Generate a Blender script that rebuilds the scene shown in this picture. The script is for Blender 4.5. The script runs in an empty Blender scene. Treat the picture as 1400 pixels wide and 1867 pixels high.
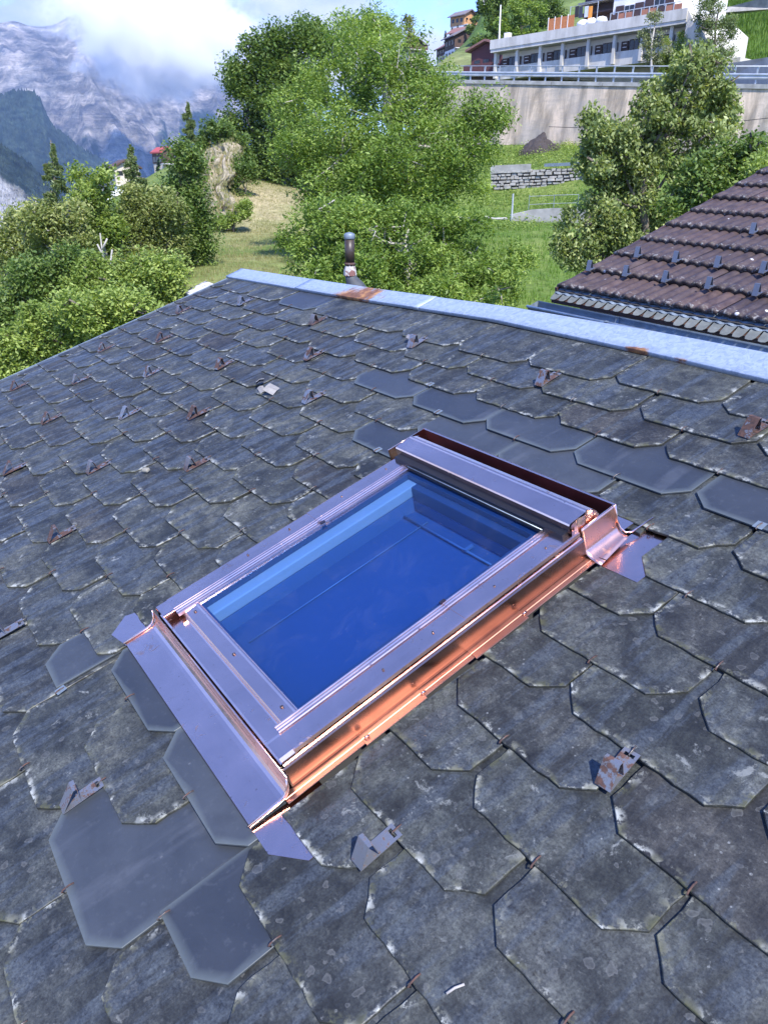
import bpy, math, random
import numpy as np
from mathutils import Matrix, Vector

random.seed(7)
rng = np.random.default_rng(7)
sc = bpy.context.scene
COL = sc.collection

# ------------------------------------------------------------------ camera, world, sun, exposure
CAMZ = 8.0
PITCH = math.radians(23.696)
FPX, PCX, PCY = 1355.25, 700.0, 933.5
cd = bpy.data.cameras.new('camera')
cd.sensor_fit = 'VERTICAL'; cd.sensor_height = 36.0; cd.sensor_width = 27.0
cd.lens = FPX / 1867 * 36.0
cd.clip_start = 0.05; cd.clip_end = 30000
cam = bpy.data.objects.new('camera', cd); COL.objects.link(cam)
cam.location = (0, 0, CAMZ); cam.rotation_euler = (math.pi/2 - PITCH, 0, 0)
sc.camera = cam
sc.view_settings.view_transform = 'Standard'; sc.view_settings.look = 'None'
sc.view_settings.exposure = 1.2; sc.view_settings.gamma = 1.0
sc.view_settings.use_curve_mapping = False
SUN_EL = math.radians(50)
SUN_H = Vector((0.38, -0.925)).normalized()
sun_dir = Vector((SUN_H.x*math.cos(SUN_EL), SUN_H.y*math.cos(SUN_EL), math.sin(SUN_EL)))
sl = bpy.data.lights.new('sun', 'SUN'); sl.energy = 3.7; sl.angle = math.radians(0.53); sl.color = (1.0, 0.955, 0.89)
so = bpy.data.objects.new('sun', sl); COL.objects.link(so)
so.rotation_euler = (-sun_dir).to_track_quat('-Z', 'Y').to_euler(); so.location = (20, -50, 80)

def build_world():
    w = bpy.data.worlds.new('World'); sc.world = w; w.use_nodes = True
    nt = w.node_tree; nt.nodes.clear(); N = nt.nodes.new; L = nt.links.new
    out = N('ShaderNodeOutputWorld'); bg = N('ShaderNodeBackground'); bg.inputs[1].default_value = 0.15
    sky = N('ShaderNodeTexSky'); sky.sky_type = 'NISHITA'; sky.sun_disc = False
    sky.sun_elevation = SUN_EL; sky.sun_rotation = math.atan2(SUN_H.x, SUN_H.y)
    sky.altitude = 1300; sky.air_density = 1.0; sky.dust_density = 0.25; sky.ozone_density = 4.0
    tc = N('ShaderNodeTexCoord'); sep = N('ShaderNodeSeparateXYZ'); L(tc.outputs['Generated'], sep.inputs[0])
    mp = N('ShaderNodeMapping'); mp.inputs['Scale'].default_value = (1, 1, 2.0); mp.inputs['Location'].default_value = (0.35, 0.1, 0.2)
    L(tc.outputs['Generated'], mp.inputs[0])
    n1 = N('ShaderNodeTexNoise'); n1.inputs['Scale'].default_value = 4.2; n1.inputs['Detail'].default_value = 9; n1.inputs['Roughness'].default_value = 0.56
    n1.inputs['Distortion'].default_value = 0.25
    L(mp.outputs[0], n1.inputs[0])
    # coverage: plenty near the horizon, none overhead
    el = N('ShaderNodeMapRange'); el.inputs['From Min'].default_value = 0.14; el.inputs['From Max'].default_value = 0.50
    el.inputs['To Min'].default_value = 0.14; el.inputs['To Max'].default_value = -0.30
    L(sep.outputs[2], el.inputs[0])
    add = N('ShaderNodeMath'); add.operation = 'ADD'; L(n1.outputs[0], add.inputs[0]); L(el.outputs[0], add.inputs[1])
    ms = N('ShaderNodeMapRange'); ms.interpolation_type = 'SMOOTHSTEP'
    ms.inputs['From Min'].default_value = 0.56; ms.inputs['From Max'].default_value = 0.70
    L(add.outputs[0], ms.inputs[0])
    n2 = N('ShaderNodeTexNoise'); n2.inputs['Scale'].default_value = 9; n2.inputs['Detail'].default_value = 6
    L(mp.outputs[0], n2.inputs[0])
    cr = N('ShaderNodeValToRGB'); cr.color_ramp.elements[0].position = 0.36; cr.color_ramp.elements[1].position = 0.66
    cr.color_ramp.elements[0].color = (1.7, 2.05, 2.8, 1); cr.color_ramp.elements[1].color = (3.1, 3.2, 3.4, 1)
    L(n2.outputs[0], cr.inputs[0])
    mx = N('ShaderNodeMix'); mx.data_type = 'RGBA'; L(ms.outputs[0], mx.inputs[0]); wb = N('ShaderNodeMix'); wb.data_type = 'RGBA'; wb.blend_type = 'MULTIPLY'; wb.inputs[0].default_value = 1; wb.inputs[7].default_value = (.86, .94, 1.42, 1); L(sky.outputs[0], wb.inputs[6]); L(wb.outputs[2], mx.inputs[6]); L(cr.outputs[0], mx.inputs[7])
    L(mx.outputs[2], bg.inputs[0]); L(bg.outputs[0], out.inputs[0])
build_world()
sc.cycles.max_bounces = 10; sc.cycles.diffuse_bounces = 3; sc.cycles.glossy_bounces = 4
sc.cycles.transmission_bounces = 6; sc.cycles.volume_bounces = 6; sc.cycles.transparent_max_bounces = 8
sc.cycles.volume_step_rate = 2.0; sc.cycles.volume_max_steps = 64
sc.cycles.caustics_reflective = False; sc.cycles.caustics_refractive = False

# ------------------------------------------------------------------ geometry helpers
cp, sp = math.cos(PITCH), math.sin(PITCH)
def ray(px, py):
    x, y = (px-PCX)/FPX, (py-PCY)/FPX
    return np.array([x, cp - y*sp, -y*cp - sp])
def W(px, py, D):
    """world point seen at a photo pixel, D metres ahead (along +Y)"""
    r = ray(px, py); return np.array([0, 0, CAMZ]) + r*(D/r[1])
def proj(P):
    x, y, z = P[0], P[1], P[2]-CAMZ
    f = y*cp - z*sp; d = -y*sp - z*cp
    return PCX + FPX*x/f, PCY + FPX*d/f

def mesh(name, V, F, smooth=False):
    m = bpy.data.meshes.new(name)
    m.from_pydata([tuple(map(float, v)) for v in V], [], [tuple(int(i) for i in f) for f in F]); 
    if smooth: m.polygons.foreach_set('use_smooth', [True]*len(m.polygons))
    m.update(); return m
def quadmesh(name, V, nq, k=4, smooth=False):
    """V: (n,3) array, k verts per face in order"""
    m = bpy.data.meshes.new(name); n = len(V)
    m.vertices.add(n); m.vertices.foreach_set('co', np.ascontiguousarray(V, np.float32).ravel())
    m.loops.add(n); m.loops.foreach_set('vertex_index', np.arange(n, dtype=np.int32))
    m.polygons.add(nq); m.polygons.foreach_set('loop_start', np.arange(0, n, k, dtype=np.int32))
    m.polygons.foreach_set('loop_total', np.full(nq, k, np.int32))
    m.update(); return m
def gridmesh(name, P, smooth=True):
    """P: (a,b,3) grid"""
    a, b = P.shape[:2]; m = bpy.data.meshes.new(name)
    m.vertices.add(a*b); m.vertices.foreach_set('co', np.ascontiguousarray(P, np.float32).ravel())
    i, j = np.meshgrid(np.arange(a-1), np.arange(b-1), indexing='ij'); q = (i*b+j).ravel()
    L = np.stack([q, q+b, q+b+1, q+1], 1).astype(np.int32); n = len(L)
    m.loops.add(n*4); m.loops.foreach_set('vertex_index', L.ravel())
    m.polygons.add(n); m.polygons.foreach_set('loop_start', np.arange(0, n*4, 4, dtype=np.int32))
    m.polygons.foreach_set('loop_total', np.full(n, 4, np.int32))
    m.polygons.foreach_set('use_smooth', np.full(n, smooth)); m.update(); m.validate(); return m
def vcol(m, name, C):
    a = m.color_attributes.new(name, 'FLOAT_COLOR', 'POINT')
    c = np.ones((len(m.vertices), 4), np.float32); C = np.asarray(C, np.float32)
    c[:, :C.shape[1]] = C; a.data.foreach_set('color', c.ravel())
def obj(name, me, mat=None, parent=None, M=None, **props):
    o = bpy.data.objects.new(name, me); COL.objects.link(o)
    if mat is not None and me is not None and len(me.materials) == 0: me.materials.append(mat)
    if parent is not None:
        o.parent = parent
    if M is not None: o.matrix_local = M
    for k, v in props.items(): o[k] = v
    return o
def thing(name, label, cat, loc=(0, 0, 0), M=None, group=None):
    o = bpy.data.objects.new(name, None); COL.objects.link(o); o.empty_display_size = 0.3
    if M is not None: o.matrix_world = M
    else: o.location = loc
    o['label'] = label; o['category'] = cat
    if group: o['group'] = group
    return o
def tag(o, label, cat, group=None):
    o['label'] = label; o['category'] = cat
    if group: o['group'] = group
    return o

class MB:
    """collects verts and faces"""
    def __init__(s): s.V = []; s.F = []
    def add(s, V, F):
        n = len(s.V); s.V += [tuple(map(float, v)) for v in V]; s.F += [tuple(n+i for i in f) for f in F]; return s
    def box(s, a, b, M=None):
        (x0, y0, z0), (x1, y1, z1) = a, b
        V = [(x0,y0,z0),(x1,y0,z0),(x1,y1,z0),(x0,y1,z0),(x0,y0,z1),(x1,y0,z1),(x1,y1,z1),(x0,y1,z1)]
        if M is not None: V = [M @ Vector(v) for v in V]
        return s.add(V, [(0,3,2,1),(4,5,6,7),(0,1,5,4),(1,2,6,5),(2,3,7,6),(3,0,4,7)])
    def tube(s, P, R, n=8, caps=True):
        P = [Vector(p) for p in P]
        if not hasattr(R, '__len__'): R = [R]*len(P)
        up = Vector((0, 0, 1)); V = []; F = []
        for i, p in enumerate(P):
            d = (P[min(i+1, len(P)-1)] - P[max(i-1, 0)]).normalized()
            a = d.cross(up)
            if a.length < 0.05: a = d.cross(Vector((1, 0, 0)))
            a.normalize(); b = d.cross(a).normalized()
            for k in range(n):
                t = 2*math.pi*k/n; V.append(p + (a*math.cos(t) + b*math.sin(t))*R[i])
        for i in range(len(P)-1):
            for k in range(n):
                F.append((i*n+k, i*n+(k+1) % n, (i+1)*n+(k+1) % n, (i+1)*n+k))
        if caps: F.append(tuple(range(n-1, -1, -1))); F.append(tuple((len(P)-1)*n+k for k in range(n)))
        return s.add(V, F)
    def extrude(s, prof, x0, x1, axis=0, th=0.0):
        """sheet profile (list of 2D pts) extruded along axis 0 (prof in y,z) or axis 1 (prof in x,z); th = thickness downward along the profile normal"""
        pr = [Vector(p) for p in prof]; n = len(pr)
        def mk(a, p): return (a, p[0], p[1]) if axis == 0 else (p[0], a, p[1])
        lower = []
        for i in range(n):
            t = (pr[min(i+1, n-1)] - pr[max(i-1, 0)]).normalized(); lower.append(pr[i] - Vector((-t.y, t.x))*th)
        loop = pr + lower[::-1]; m = len(loop)
        V = [mk(x0, p) for p in loop] + [mk(x1, p) for p in loop]
        F = [(i, (i+1) % m, m+(i+1) % m, m+i) for i in range(m)]
        for i in range(n-1):
            F.append((i, m-1-i, m-2-i, i+1)); F.append((m+i, m+i+1, m+m-2-i, m+m-1-i))
        return s.add(V, F)
    def mesh(s, name, smooth=False):
        return mesh(name, s.V, s.F, smooth)
    def obj(s, name, mat, parent=None, M=None, smooth=False, **kw):
        return obj(name, s.mesh(name, smooth), mat, parent, M, **kw)
def bevel(o, w=0.002, seg=2):
    b = o.modifiers.new('bevel', 'BEVEL'); b.width = w; b.segments = seg; b.limit_method = 'ANGLE'; b.angle_limit = math.radians(40)
    b.harden_normals = False; return o

# numpy value noise
def _h(i, j, k, s):
    n = (i*374761393 + j*668265263 + k*2147483647 + s*1274126177) & 0xffffffff
    n = ((n ^ (n >> 13)) * 1274126177) & 0xffffffff
    return ((n ^ (n >> 16)) & 0xffff) / 65535.0
def vnoise(x, y, z=0, s=0):
    x, y, z = np.broadcast_arrays(np.asarray(x, float), np.asarray(y, float), np.asarray(z, float))
    i, j, k = [np.floor(a).astype(np.int64) for a in (x, y, z)]
    fx, fy, fz = x-i, y-j, z-k
    fx, fy, fz = [a*a*(3-2*a) for a in (fx, fy, fz)]
    r = 0
    for a in (0, 1):
        for b in (0, 1):
            for c in (0, 1):
                w = (fx if a else 1-fx)*(fy if b else 1-fy)*(fz if c else 1-fz)
                r = r + w*_h(i+a, j+b, k+c, s)
    return r
def fbm(x, y, z=0, o=5, s=0, g=0.5):
    a, t, r, f = 1.0, 0.0, 0.0, 1.0
    for k in range(o):
        r = r + a*vnoise(np.asarray(x)*f+k*17.3, np.asarray(y)*f+k*9.1, np.asarray(z)*f, s+k); t += a; a *= g; f *= 2.03
    return r/t
def ridged(x, y, z=0, o=5, s=0):
    a, t, r, f = 1.0, 0.0, 0.0, 1.0
    for k in range(o):
        r = r + a*(1-np.abs(2*vnoise(np.asarray(x)*f+k*7.7, np.asarray(y)*f+k*3.3, np.asarray(z)*f, s+k)-1)); t += a; a *= .5; f *= 2.07
    return r/t

# ------------------------------------------------------------------ materials
class NT:
    def __init__(s, name):
        s.m = bpy.data.materials.new(name); s.m.use_nodes = True; s.t = s.m.node_tree; s.t.nodes.clear()
        s.out = s.t.nodes.new('ShaderNodeOutputMaterial')
    def n(s, typ, **kw):
        nd = s.t.nodes.new('ShaderNode'+typ)
        for k, v in kw.items():
            if k.startswith('i_'):
                key = k[2:]; key = int(key) if key.isdigit() else key.replace('_', ' '); nd.inputs[key].default_value = v
            else: setattr(nd, k, v)
        return nd
    def l(s, a, b): s.t.links.new(a, b)
    def coord(s, out='Object', scale=(1, 1, 1), off=None):
        tc = s.n('TexCoord'); mp = s.n('Mapping'); mp.inputs['Scale'].default_value = scale
        s.l(tc.outputs[out], mp.inputs[0])
        if off is not None: s.l(off, mp.inputs['Location'])
        return mp.outputs[0]
    def noise(s, vec, scale, detail=4, rough=.5, dist=0.0):
        nd = s.n('TexNoise'); nd.inputs['Scale'].default_value = scale; nd.inputs['Detail'].default_value = detail
        nd.inputs['Roughness'].default_value = rough; nd.inputs['Distortion'].default_value = dist
        if vec is not None: s.l(vec, nd.inputs['Vector'])
        return nd.outputs[0]
    def ramp(s, fac, stops):
        r = s.n('ValToRGB'); e = r.color_ramp.elements
        while len(e) < len(stops): e.new(0.5)
        for k, (p, c) in enumerate(stops):
            e[k].position = p; e[k].color = tuple(c)+(1,) if hasattr(c, '__len__') else (c, c, c, 1)
        s.l(fac, r.inputs[0]); return r.outputs[0]
    def mr(s, v, a, b, c=0.0, d=1.0, smooth=False):
        r = s.n('MapRange'); r.inputs[1].default_value = a; r.inputs[2].default_value = b; r.inputs[3].default_value = c; r.inputs[4].default_value = d
        if smooth: r.interpolation_type = 'SMOOTHSTEP'
        s.l(v, r.inputs[0]); return r.outputs[0]
    def mix(s, fac, a, b, blend='MIX'):
        m = s.n('Mix'); m.data_type = 'RGBA'; m.blend_type = blend
        for sock, v in ((m.inputs[0], fac), (m.inputs[6], a), (m.inputs[7], b)):
            if isinstance(v, (int, float)): sock.default_value = v
            elif hasattr(v, '__len__'): sock.default_value = tuple(v)+(1,)
            else: s.l(v, sock)
        return m.outputs[2]
    def math(s, op, a, b=0.0, clamp=False):
        m = s.n('Math'); m.operation = op; m.use_clamp = clamp
        for sock, v in ((m.inputs[0], a), (m.inputs[1], b)):
            if isinstance(v, (int, float)): sock.default_value = v
            else: s.l(v, sock)
        return m.outputs[0]
    def bsdf(s, color, rough=.6, metal=0.0, bump=None, bd=.005, bs=.5, **kw):
        b = s.n('BsdfPrincipled')
        for key, v in (('Base Color', color), ('Roughness', rough), ('Metallic', metal)):
            if isinstance(v, (int, float)): b.inputs[key].default_value = v
            elif hasattr(v, '__len__'): b.inputs[key].default_value = tuple(v)+(1,)
            else: s.l(v, b.inputs[key])
        for k, v in kw.items(): b.inputs[k.replace('_', ' ')].default_value = v
        if bump is not None:
            bp = s.n('Bump'); bp.inputs['Distance'].default_value = bd; bp.inputs['Strength'].default_value = bs
            s.l(bump, bp.inputs['Height']); s.l(bp.outputs[0], b.inputs['Normal'])
        s.l(b.outputs[0], s.out.inputs[0]); return s.m
def simple(name, c, rough=.6, metal=0., var=.25, scale=8., bump=.3, bd=.003, coord='Object', **kw):
    t = NT(name); v = t.coord(coord); n = t.noise(v, scale, 6, .6)
    c = np.array(c); col = t.ramp(n, [(0.3, tuple(c*(1-var))), (0.7, tuple(np.minimum(c*(1+var), 1)))])
    return t.bsdf(col, t.mr(n, .3, .7, max(rough-.08, 0), min(rough+.08, 1)), metal, n if bump else None, bd, bump, **kw)

def objrand(t):
    oi = t.n('ObjectInfo'); cmb = t.n('CombineXYZ'); s = t.math('MULTIPLY', oi.outputs['Random'], 91.0)
    t.l(s, cmb.inputs[0]); t.l(t.math('MULTIPLY', oi.outputs['Random'], 57.0), cmb.inputs[1]); t.l(t.math('MULTIPLY', oi.outputs['Random'], 33.0), cmb.inputs[2])
    return oi.outputs['Random'], cmb.outputs[0]

def mat_slate_old():
    t = NT('old_slate'); r, off = objrand(t)
    v = t.coord('Object', (1, 1, 1), off); vs = t.coord('Object', (1, .13, 1), off)
    blotch = t.noise(v, 7, 6, .62, .4); fine = t.noise(v, 75, 5, .7); streak = t.noise(vs, 22, 5, .6, .25); big = t.noise(v, 2.6, 3, .5)
    base = t.ramp(blotch, [(.34, (.0120, .0132, .0122)), (.50, (.0268, .0298, .0288)), (.66, (.052, .0555, .051))])
    tone = t.ramp(r, [(0, (.78, .68, .68)), (.3, (.90, .90, .93)), (.6, (1.05, 1.08, 1.12)), (.85, (1.25, 1.25, 1.2)), (1, (1.55, 1.5, 1.38))])
    base = t.mix(1.0, base, tone, 'MULTIPLY')
    # smooth water streaks, with bluish sky sheen mixed into their colour
    sm = t.mr(streak, .47, .60, 0, .85, True)
    smc = t.mix(sm, base, (.040, .047, .054)); base = smc
    # fine dark and pale grain
    mid = t.noise(v, 26, 7, .72, .5); gr = t.noise(v, 190, 3, .7)
    base = t.mix(1.0, base, t.ramp(mid, [(.36, (.62, .62, .62)), (.50, (1, 1, 1)), (.62, (1.42, 1.41, 1.34))]), 'MULTIPLY')
    base = t.mix(1.0, base, t.ramp(gr, [(.34, (.62, .62, .62)), (.66, (1.4, 1.4, 1.36))]), 'MULTIPLY')
    base = t.mix(t.mr(fine, .43, .33, 0, .8), base, (.012, .012, .011))
    grain = t.math('MULTIPLY', t.mr(fine, .57, .66, 0, .7), t.mr(blotch, .40, .56))
    base = t.mix(grain, base, (.105, .11, .10))
    # round lichen rosettes: thin pale rings and patches
    vo = t.n('TexVoronoi', feature='F1'); vo.inputs['Scale'].default_value = 34; vo.inputs['Randomness'].default_value = 1
    dv = t.n('TexNoise'); dv.inputs['Scale'].default_value = 60; t.l(v, dv.inputs['Vector'])
    va = t.n('VectorMath', operation='SCALE'); t.l(dv.outputs['Color'], va.inputs[0]); va.inputs['Scale'].default_value = .022
    vb = t.n('VectorMath', operation='ADD'); t.l(v, vb.inputs[0]); t.l(va.outputs[0], vb.inputs[1]); t.l(vb.outputs[0], vo.inputs['Vector'])
    cellr = t.n('SeparateColor'); t.l(vo.outputs['Color'], cellr.inputs[0])
    rad = t.mr(cellr.outputs[0], .30, 1, 0.0, .40)
    disc = t.mr(t.math('SUBTRACT', rad, vo.outputs['Distance']), 0.0, .05)
    ring = t.math('MULTIPLY', disc, t.mr(t.math('SUBTRACT', rad, vo.outputs['Distance']), .16, .04, .35, 1))
    amount = t.mr(big, .40, .58, .12, 1)
    base = t.mix(t.math('MULTIPLY', t.math('MULTIPLY', ring, amount), .6), base, (.105, .108, .102))
    # small white flecks
    vf = t.n('TexVoronoi', feature='F1'); vf.inputs['Scale'].default_value = 85; t.l(v, vf.inputs['Vector'])
    cf = t.n('SeparateColor'); t.l(vf.outputs['Color'], cf.inputs[0])
    fl = t.math('MULTIPLY', t.mr(t.math('ADD', vf.outputs['Distance'], t.math('MULTIPLY', t.math('SUBTRACT', fine, .5), .9)), .26, .18), t.mr(cf.outputs[1], .86, .90))
    fl = t.math('MULTIPLY', fl, t.mr(fine, .40, .52))
    fl = t.math('MULTIPLY', fl, t.mr(t.noise(v, 5.5, 3, .6), .50, .60))
    base = t.mix(t.math('MULTIPLY', fl, .7), base, (.22, .23, .22))
    # crusty white patches now and then
    cr = t.math('MULTIPLY', t.mr(t.noise(v, 15, 9, .72, .3), .61, .66), t.mr(r, .35, .7))
    base = t.mix(t.math('MULTIPLY', cr, .7), base, (.19, .20, .185))
    # lichen and moss along the lower edges (per-vertex mask)
    at = t.n('VertexColor', layer_name='edge'); se = t.n('SeparateColor'); t.l(at.outputs[0], se.inputs[0])
    en = t.noise(v, 38, 6, .7)
    e1 = t.math('MULTIPLY', se.outputs[0], t.mr(en, .49, .56))
    base = t.mix(e1, base, t.ramp(t.noise(v, 20, 2), [(.42, (.060, .062, .030)), (.52, (.14, .14, .10)), (.62, (.34, .35, .31))]))
    e2 = t.math('MULTIPLY', se.outputs[1], .9)  # rim faces darkened towards their underside
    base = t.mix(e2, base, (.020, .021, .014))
    rough = t.math('SUBTRACT', t.mr(blotch, .3, .7, .56, .74), t.math('MULTIPLY', sm, .20))
    hb = t.math('ADD', t.math('MULTIPLY', blotch, .7), t.math('ADD', t.math('MULTIPLY', fine, .25), t.math('MULTIPLY', streak, .4)))
    hb = t.math('ADD', hb, t.math('MULTIPLY', disc, .05))
    hb = t.math('ADD', hb, t.math('MULTIPLY', mid, .35)); return t.bsdf(base, rough, 0, hb, .0045, .85, Specular_IOR_Level=.42)
def mat_slate_new():
    t = NT('new_slate'); r, off = objrand(t); v = t.coord('Object', (1, 1, 1), off)
    n = t.noise(v, 5, 5, .6, .3); f = t.noise(v, 60, 4, .6); s = t.noise(t.coord('Object', (1, .2, 1), off), 14, 4)
    base = t.ramp(n, [(.3, (.024, .029, .036)), (.7, (.038, .045, .055))])
    base = t.mix(1.0, base, t.ramp(r, [(0, (.72, .74, .78)), (1, (1.28, 1.26, 1.22))]), 'MULTIPLY')
    base = t.mix(t.math('MULTIPLY', t.mr(s, .58, .66), .25), base, (.10, .11, .125))
    base = t.mix(t.mr(f, .58, .70, 0, .25), base, (.08, .09, .10))
    base = t.mix(t.mr(t.noise(v, 11, 6, .7), .50, .64, 0, .35), base, (.020, .023, .028))
    vf = t.n('TexVoronoi', feature='F1'); vf.inputs['Scale'].default_value = 24; t.l(v, vf.inputs['Vector'])
    cf = t.n('SeparateColor'); t.l(vf.outputs['Color'], cf.inputs[0])
    fl = t.math('MULTIPLY', t.mr(vf.outputs['Distance'], .10, .05), t.mr(cf.outputs[1], .95, .97))
    base = t.mix(t.math('MULTIPLY', fl, t.mr(f, .45, .6, 0, .6)), base, (.25, .26, .27))
    at = t.n('VertexColor', layer_name='edge'); se = t.n('SeparateColor'); t.l(at.outputs[0], se.inputs[0])
    base = t.mix(t.math('MULTIPLY', se.outputs[0], .55), base, (.105, .125, .12))
    hb = t.math('ADD', n, t.math('MULTIPLY', f, .2))
    return t.bsdf(base, t.mr(n, .3, .7, .46, .58), 0, hb, .003, .5, Specular_IOR_Level=.5)
def mat_copper(name='copper', base=(.90, .60, .50), rough=.17, stain=.45, bs=.3):
    t = NT(name); v = t.coord('Object'); n = t.noise(v, 6, 6, .6, .5); f = t.noise(v, 45, 5, .6)
    b = np.array(base)
    col = t.ramp(n, [(.3, tuple(b*.86)), (.7, tuple(b))])
    # finger marks and dark spots
    sp_ = t.math('MULTIPLY', t.mr(t.noise(v, 28, 3, .5, .8), .64, .70), t.mr(t.noise(v, 7, 2), .48, .6))
    col = t.mix(t.math('MULTIPLY', sp_, stain), col, (.22, .13, .10))
    fl = t.math('MULTIPLY', t.mr(t.noise(v, 110, 2, .5), .72, .76), stain)
    col = t.mix(fl, col, (.12, .08, .06))
    rg = t.math('ADD', t.mr(n, .3, .7, rough-.05, rough+.08), t.math('MULTIPLY', sp_, .25))
    w = t.noise(v, 3.2, 2, .4)
    hb = t.math('ADD', w, t.math('MULTIPLY', f, .02))
    return t.bsdf(col, rg, 1.0, hb, .006, bs)
def mat_zinc_ridge():
    t = NT('galvanised_steel'); v = t.coord('Object'); n = t.noise(v, 4, 4)
    vo = t.n('TexVoronoi', feature='F1'); vo.inputs['Scale'].default_value = 70
    dn = t.noise(v, 30, 3, .6, .0)
    t.l(v, vo.inputs['Vector']); cc = t.n('SeparateColor'); t.l(vo.outputs['Color'], cc.inputs[0])
    col = t.ramp(cc.outputs[0], [(0, (.27, .33, .40)), (1, (.36, .42, .50))])
    wr = t.noise(t.coord('Object', (1, .6, 1)), 36, 5, .65, 2.2)
    col = t.mix(t.math('MULTIPLY', t.mr(wr, .47, .40), .5), col, (.18, .23, .31))
    at = t.n('VertexColor', layer_name='rust'); se = t.n('SeparateColor'); t.l(at.outputs[0], se.inputs[0])
    vs = t.coord('Object', (.55, .22, 1)); rn = t.noise(vs, 26, 7, .7, .6)
    rk = t.mr(t.math('ADD', se.outputs[0], t.math('MULTIPLY', rn, .85)), .84, .98)
    rc = t.ramp(t.noise(v, 24, 5, .6), [(.35, (.10, .045, .028)), (.5, (.17, .075, .04)), (.65, (.34, .17, .06))])
    col = t.mix(rk, col, rc)
    met = t.mr(rk, 0, 1, .35, 0); rough = t.mr(rk, 0, 1, .50, .85)
    return t.bsdf(col, rough, met, t.math('ADD', wr, t.math('MULTIPLY', rn, .5)), .0015, .4)
def mat_zinc(name, c=(.17, .21, .24), rough=.5, met=.3):
    t = NT(name); v = t.coord('Object'); n = t.noise(v, 9, 6, .65); s = t.noise(t.coord('Object', (1, 1, .15)), 20, 4)
    c = np.array(c); col = t.ramp(n, [(.3, tuple(c*.75)), (.7, tuple(c*1.25))])
    col = t.mix(t.math('MULTIPLY', t.mr(s, .55, .7), .3), col, tuple(np.minimum(c*1.9, 1)))
    return t.bsdf(col, t.mr(n, .3, .7, rough-.08, rough+.1), met, n, .002, .3)
def mat_rusty(name, metal=(.20, .20, .20), amt=.5):
    t = NT(name); r, off = objrand(t); v = t.coord('Object', (1, 1, 1), off); n = t.noise(v, 45, 6, .65)
    rc = t.ramp(t.noise(v, 90, 4), [(.35, (.035, .021, .018)), (.65, (.095, .048, .034))])
    k = t.mr(t.math('ADD', n, t.mr(r, 0, 1, -.08, .12)), .62-amt*.3, .70-amt*.3)
    at = t.n('VertexColor', layer_name='clean'); se = t.n('SeparateColor'); t.l(at.outputs[0], se.inputs[0])
    k = t.math('MULTIPLY', k, t.math('SUBTRACT', 1.0, se.outputs[0]))
    return t.bsdf(t.mix(k, metal, rc), t.mr(k, 0, 1, .42, .85), t.mr(k, 0, 1, .6, 0), n, .001, .4)
def mat_roof_tile():
    t = NT('brown_concrete_tile'); r, off = objrand(t); v = t.coord('Object', (1, 1, 1), off); vs = t.coord('Object', (1, .2, 1), off)
    n = t.noise(v, 9, 6, .65); s = t.noise(vs, 26, 5, .6); f = t.noise(v, 90, 4, .7)
    col = t.ramp(n, [(.3, (.026, .015, .013)), (.5, (.048, .030, .026)), (.7, (.078, .053, .046))])
    col = t.mix(t.mr(s, .5, .68, 0, .55), col, (.082, .062, .060))
    col = t.mix(1.0, col, t.ramp(r, [(0, (.75, .74, .78)), (.6, (1, 1, 1)), (1, (1.3, 1.18, 1.1))]), 'MULTIPLY')
    col = t.mix(t.mr(f, .40, .28, 0, .6), col, (.02, .014, .014))
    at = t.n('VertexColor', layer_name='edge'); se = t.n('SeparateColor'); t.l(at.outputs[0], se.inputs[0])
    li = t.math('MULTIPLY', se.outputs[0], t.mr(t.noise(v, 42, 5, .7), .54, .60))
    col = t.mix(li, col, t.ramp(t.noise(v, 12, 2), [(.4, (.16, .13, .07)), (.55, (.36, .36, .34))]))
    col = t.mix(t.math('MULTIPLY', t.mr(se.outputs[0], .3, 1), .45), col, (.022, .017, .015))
    vf = t.n('TexVoronoi', feature='F1'); vf.inputs['Scale'].default_value = 14; t.l(v, vf.inputs['Vector'])
    cf = t.n('SeparateColor'); t.l(vf.outputs['Color'], cf.inputs[0])
    fl = t.math('MULTIPLY', t.mr(vf.outputs['Distance'], .22, .14), t.mr(cf.outputs[1], .90, .92))
    col = t.mix(fl, col, (.5, .5, .5))
    return t.bsdf(col, t.mr(n, .3, .7, .55, .75), 0, t.math('ADD', n, t.math('MULTIPLY', f, .4)), .004, .5)
def mat_leaf(name, c0, c1, trans=.35, hueclump=1.6, rough=.45):
    t = NT(name)
    geo = t.n('NewGeometry'); v = t.coord('Object'); n = t.noise(v, hueclump, 3, .6)
    ri = geo.outputs['Random Per Island']
    f = t.math('ADD', t.math('MULTIPLY', ri, .55), t.math('MULTIPLY', t.mr(n, .3, .7), .45), True)
    c0, c1 = np.array(c0), np.array(c1)
    col = t.ramp(f, [(0, tuple(c0*.8)), (.45, tuple(c0)), (.8, tuple(c1)), (1, tuple(np.minimum(c1*1.15, 1)))])
    d = t.n('BsdfPrincipled'); t.l(col, d.inputs['Base Color']); d.inputs['Roughness'].default_value = rough; d.inputs['Specular IOR Level'].default_value = .22
    tr = t.n('BsdfTranslucent'); t.l(t.mix(1.0, col, (1.25, 1.25, .55), 'MULTIPLY'), tr.inputs[0])
    m = t.n('MixShader'); m.inputs[0].default_value = trans; t.l(d.outputs[0], m.inputs[1]); t.l(tr.outputs[0], m.inputs[2])
    t.l(m.outputs[0], t.out.inputs[0]); return t.m
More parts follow.
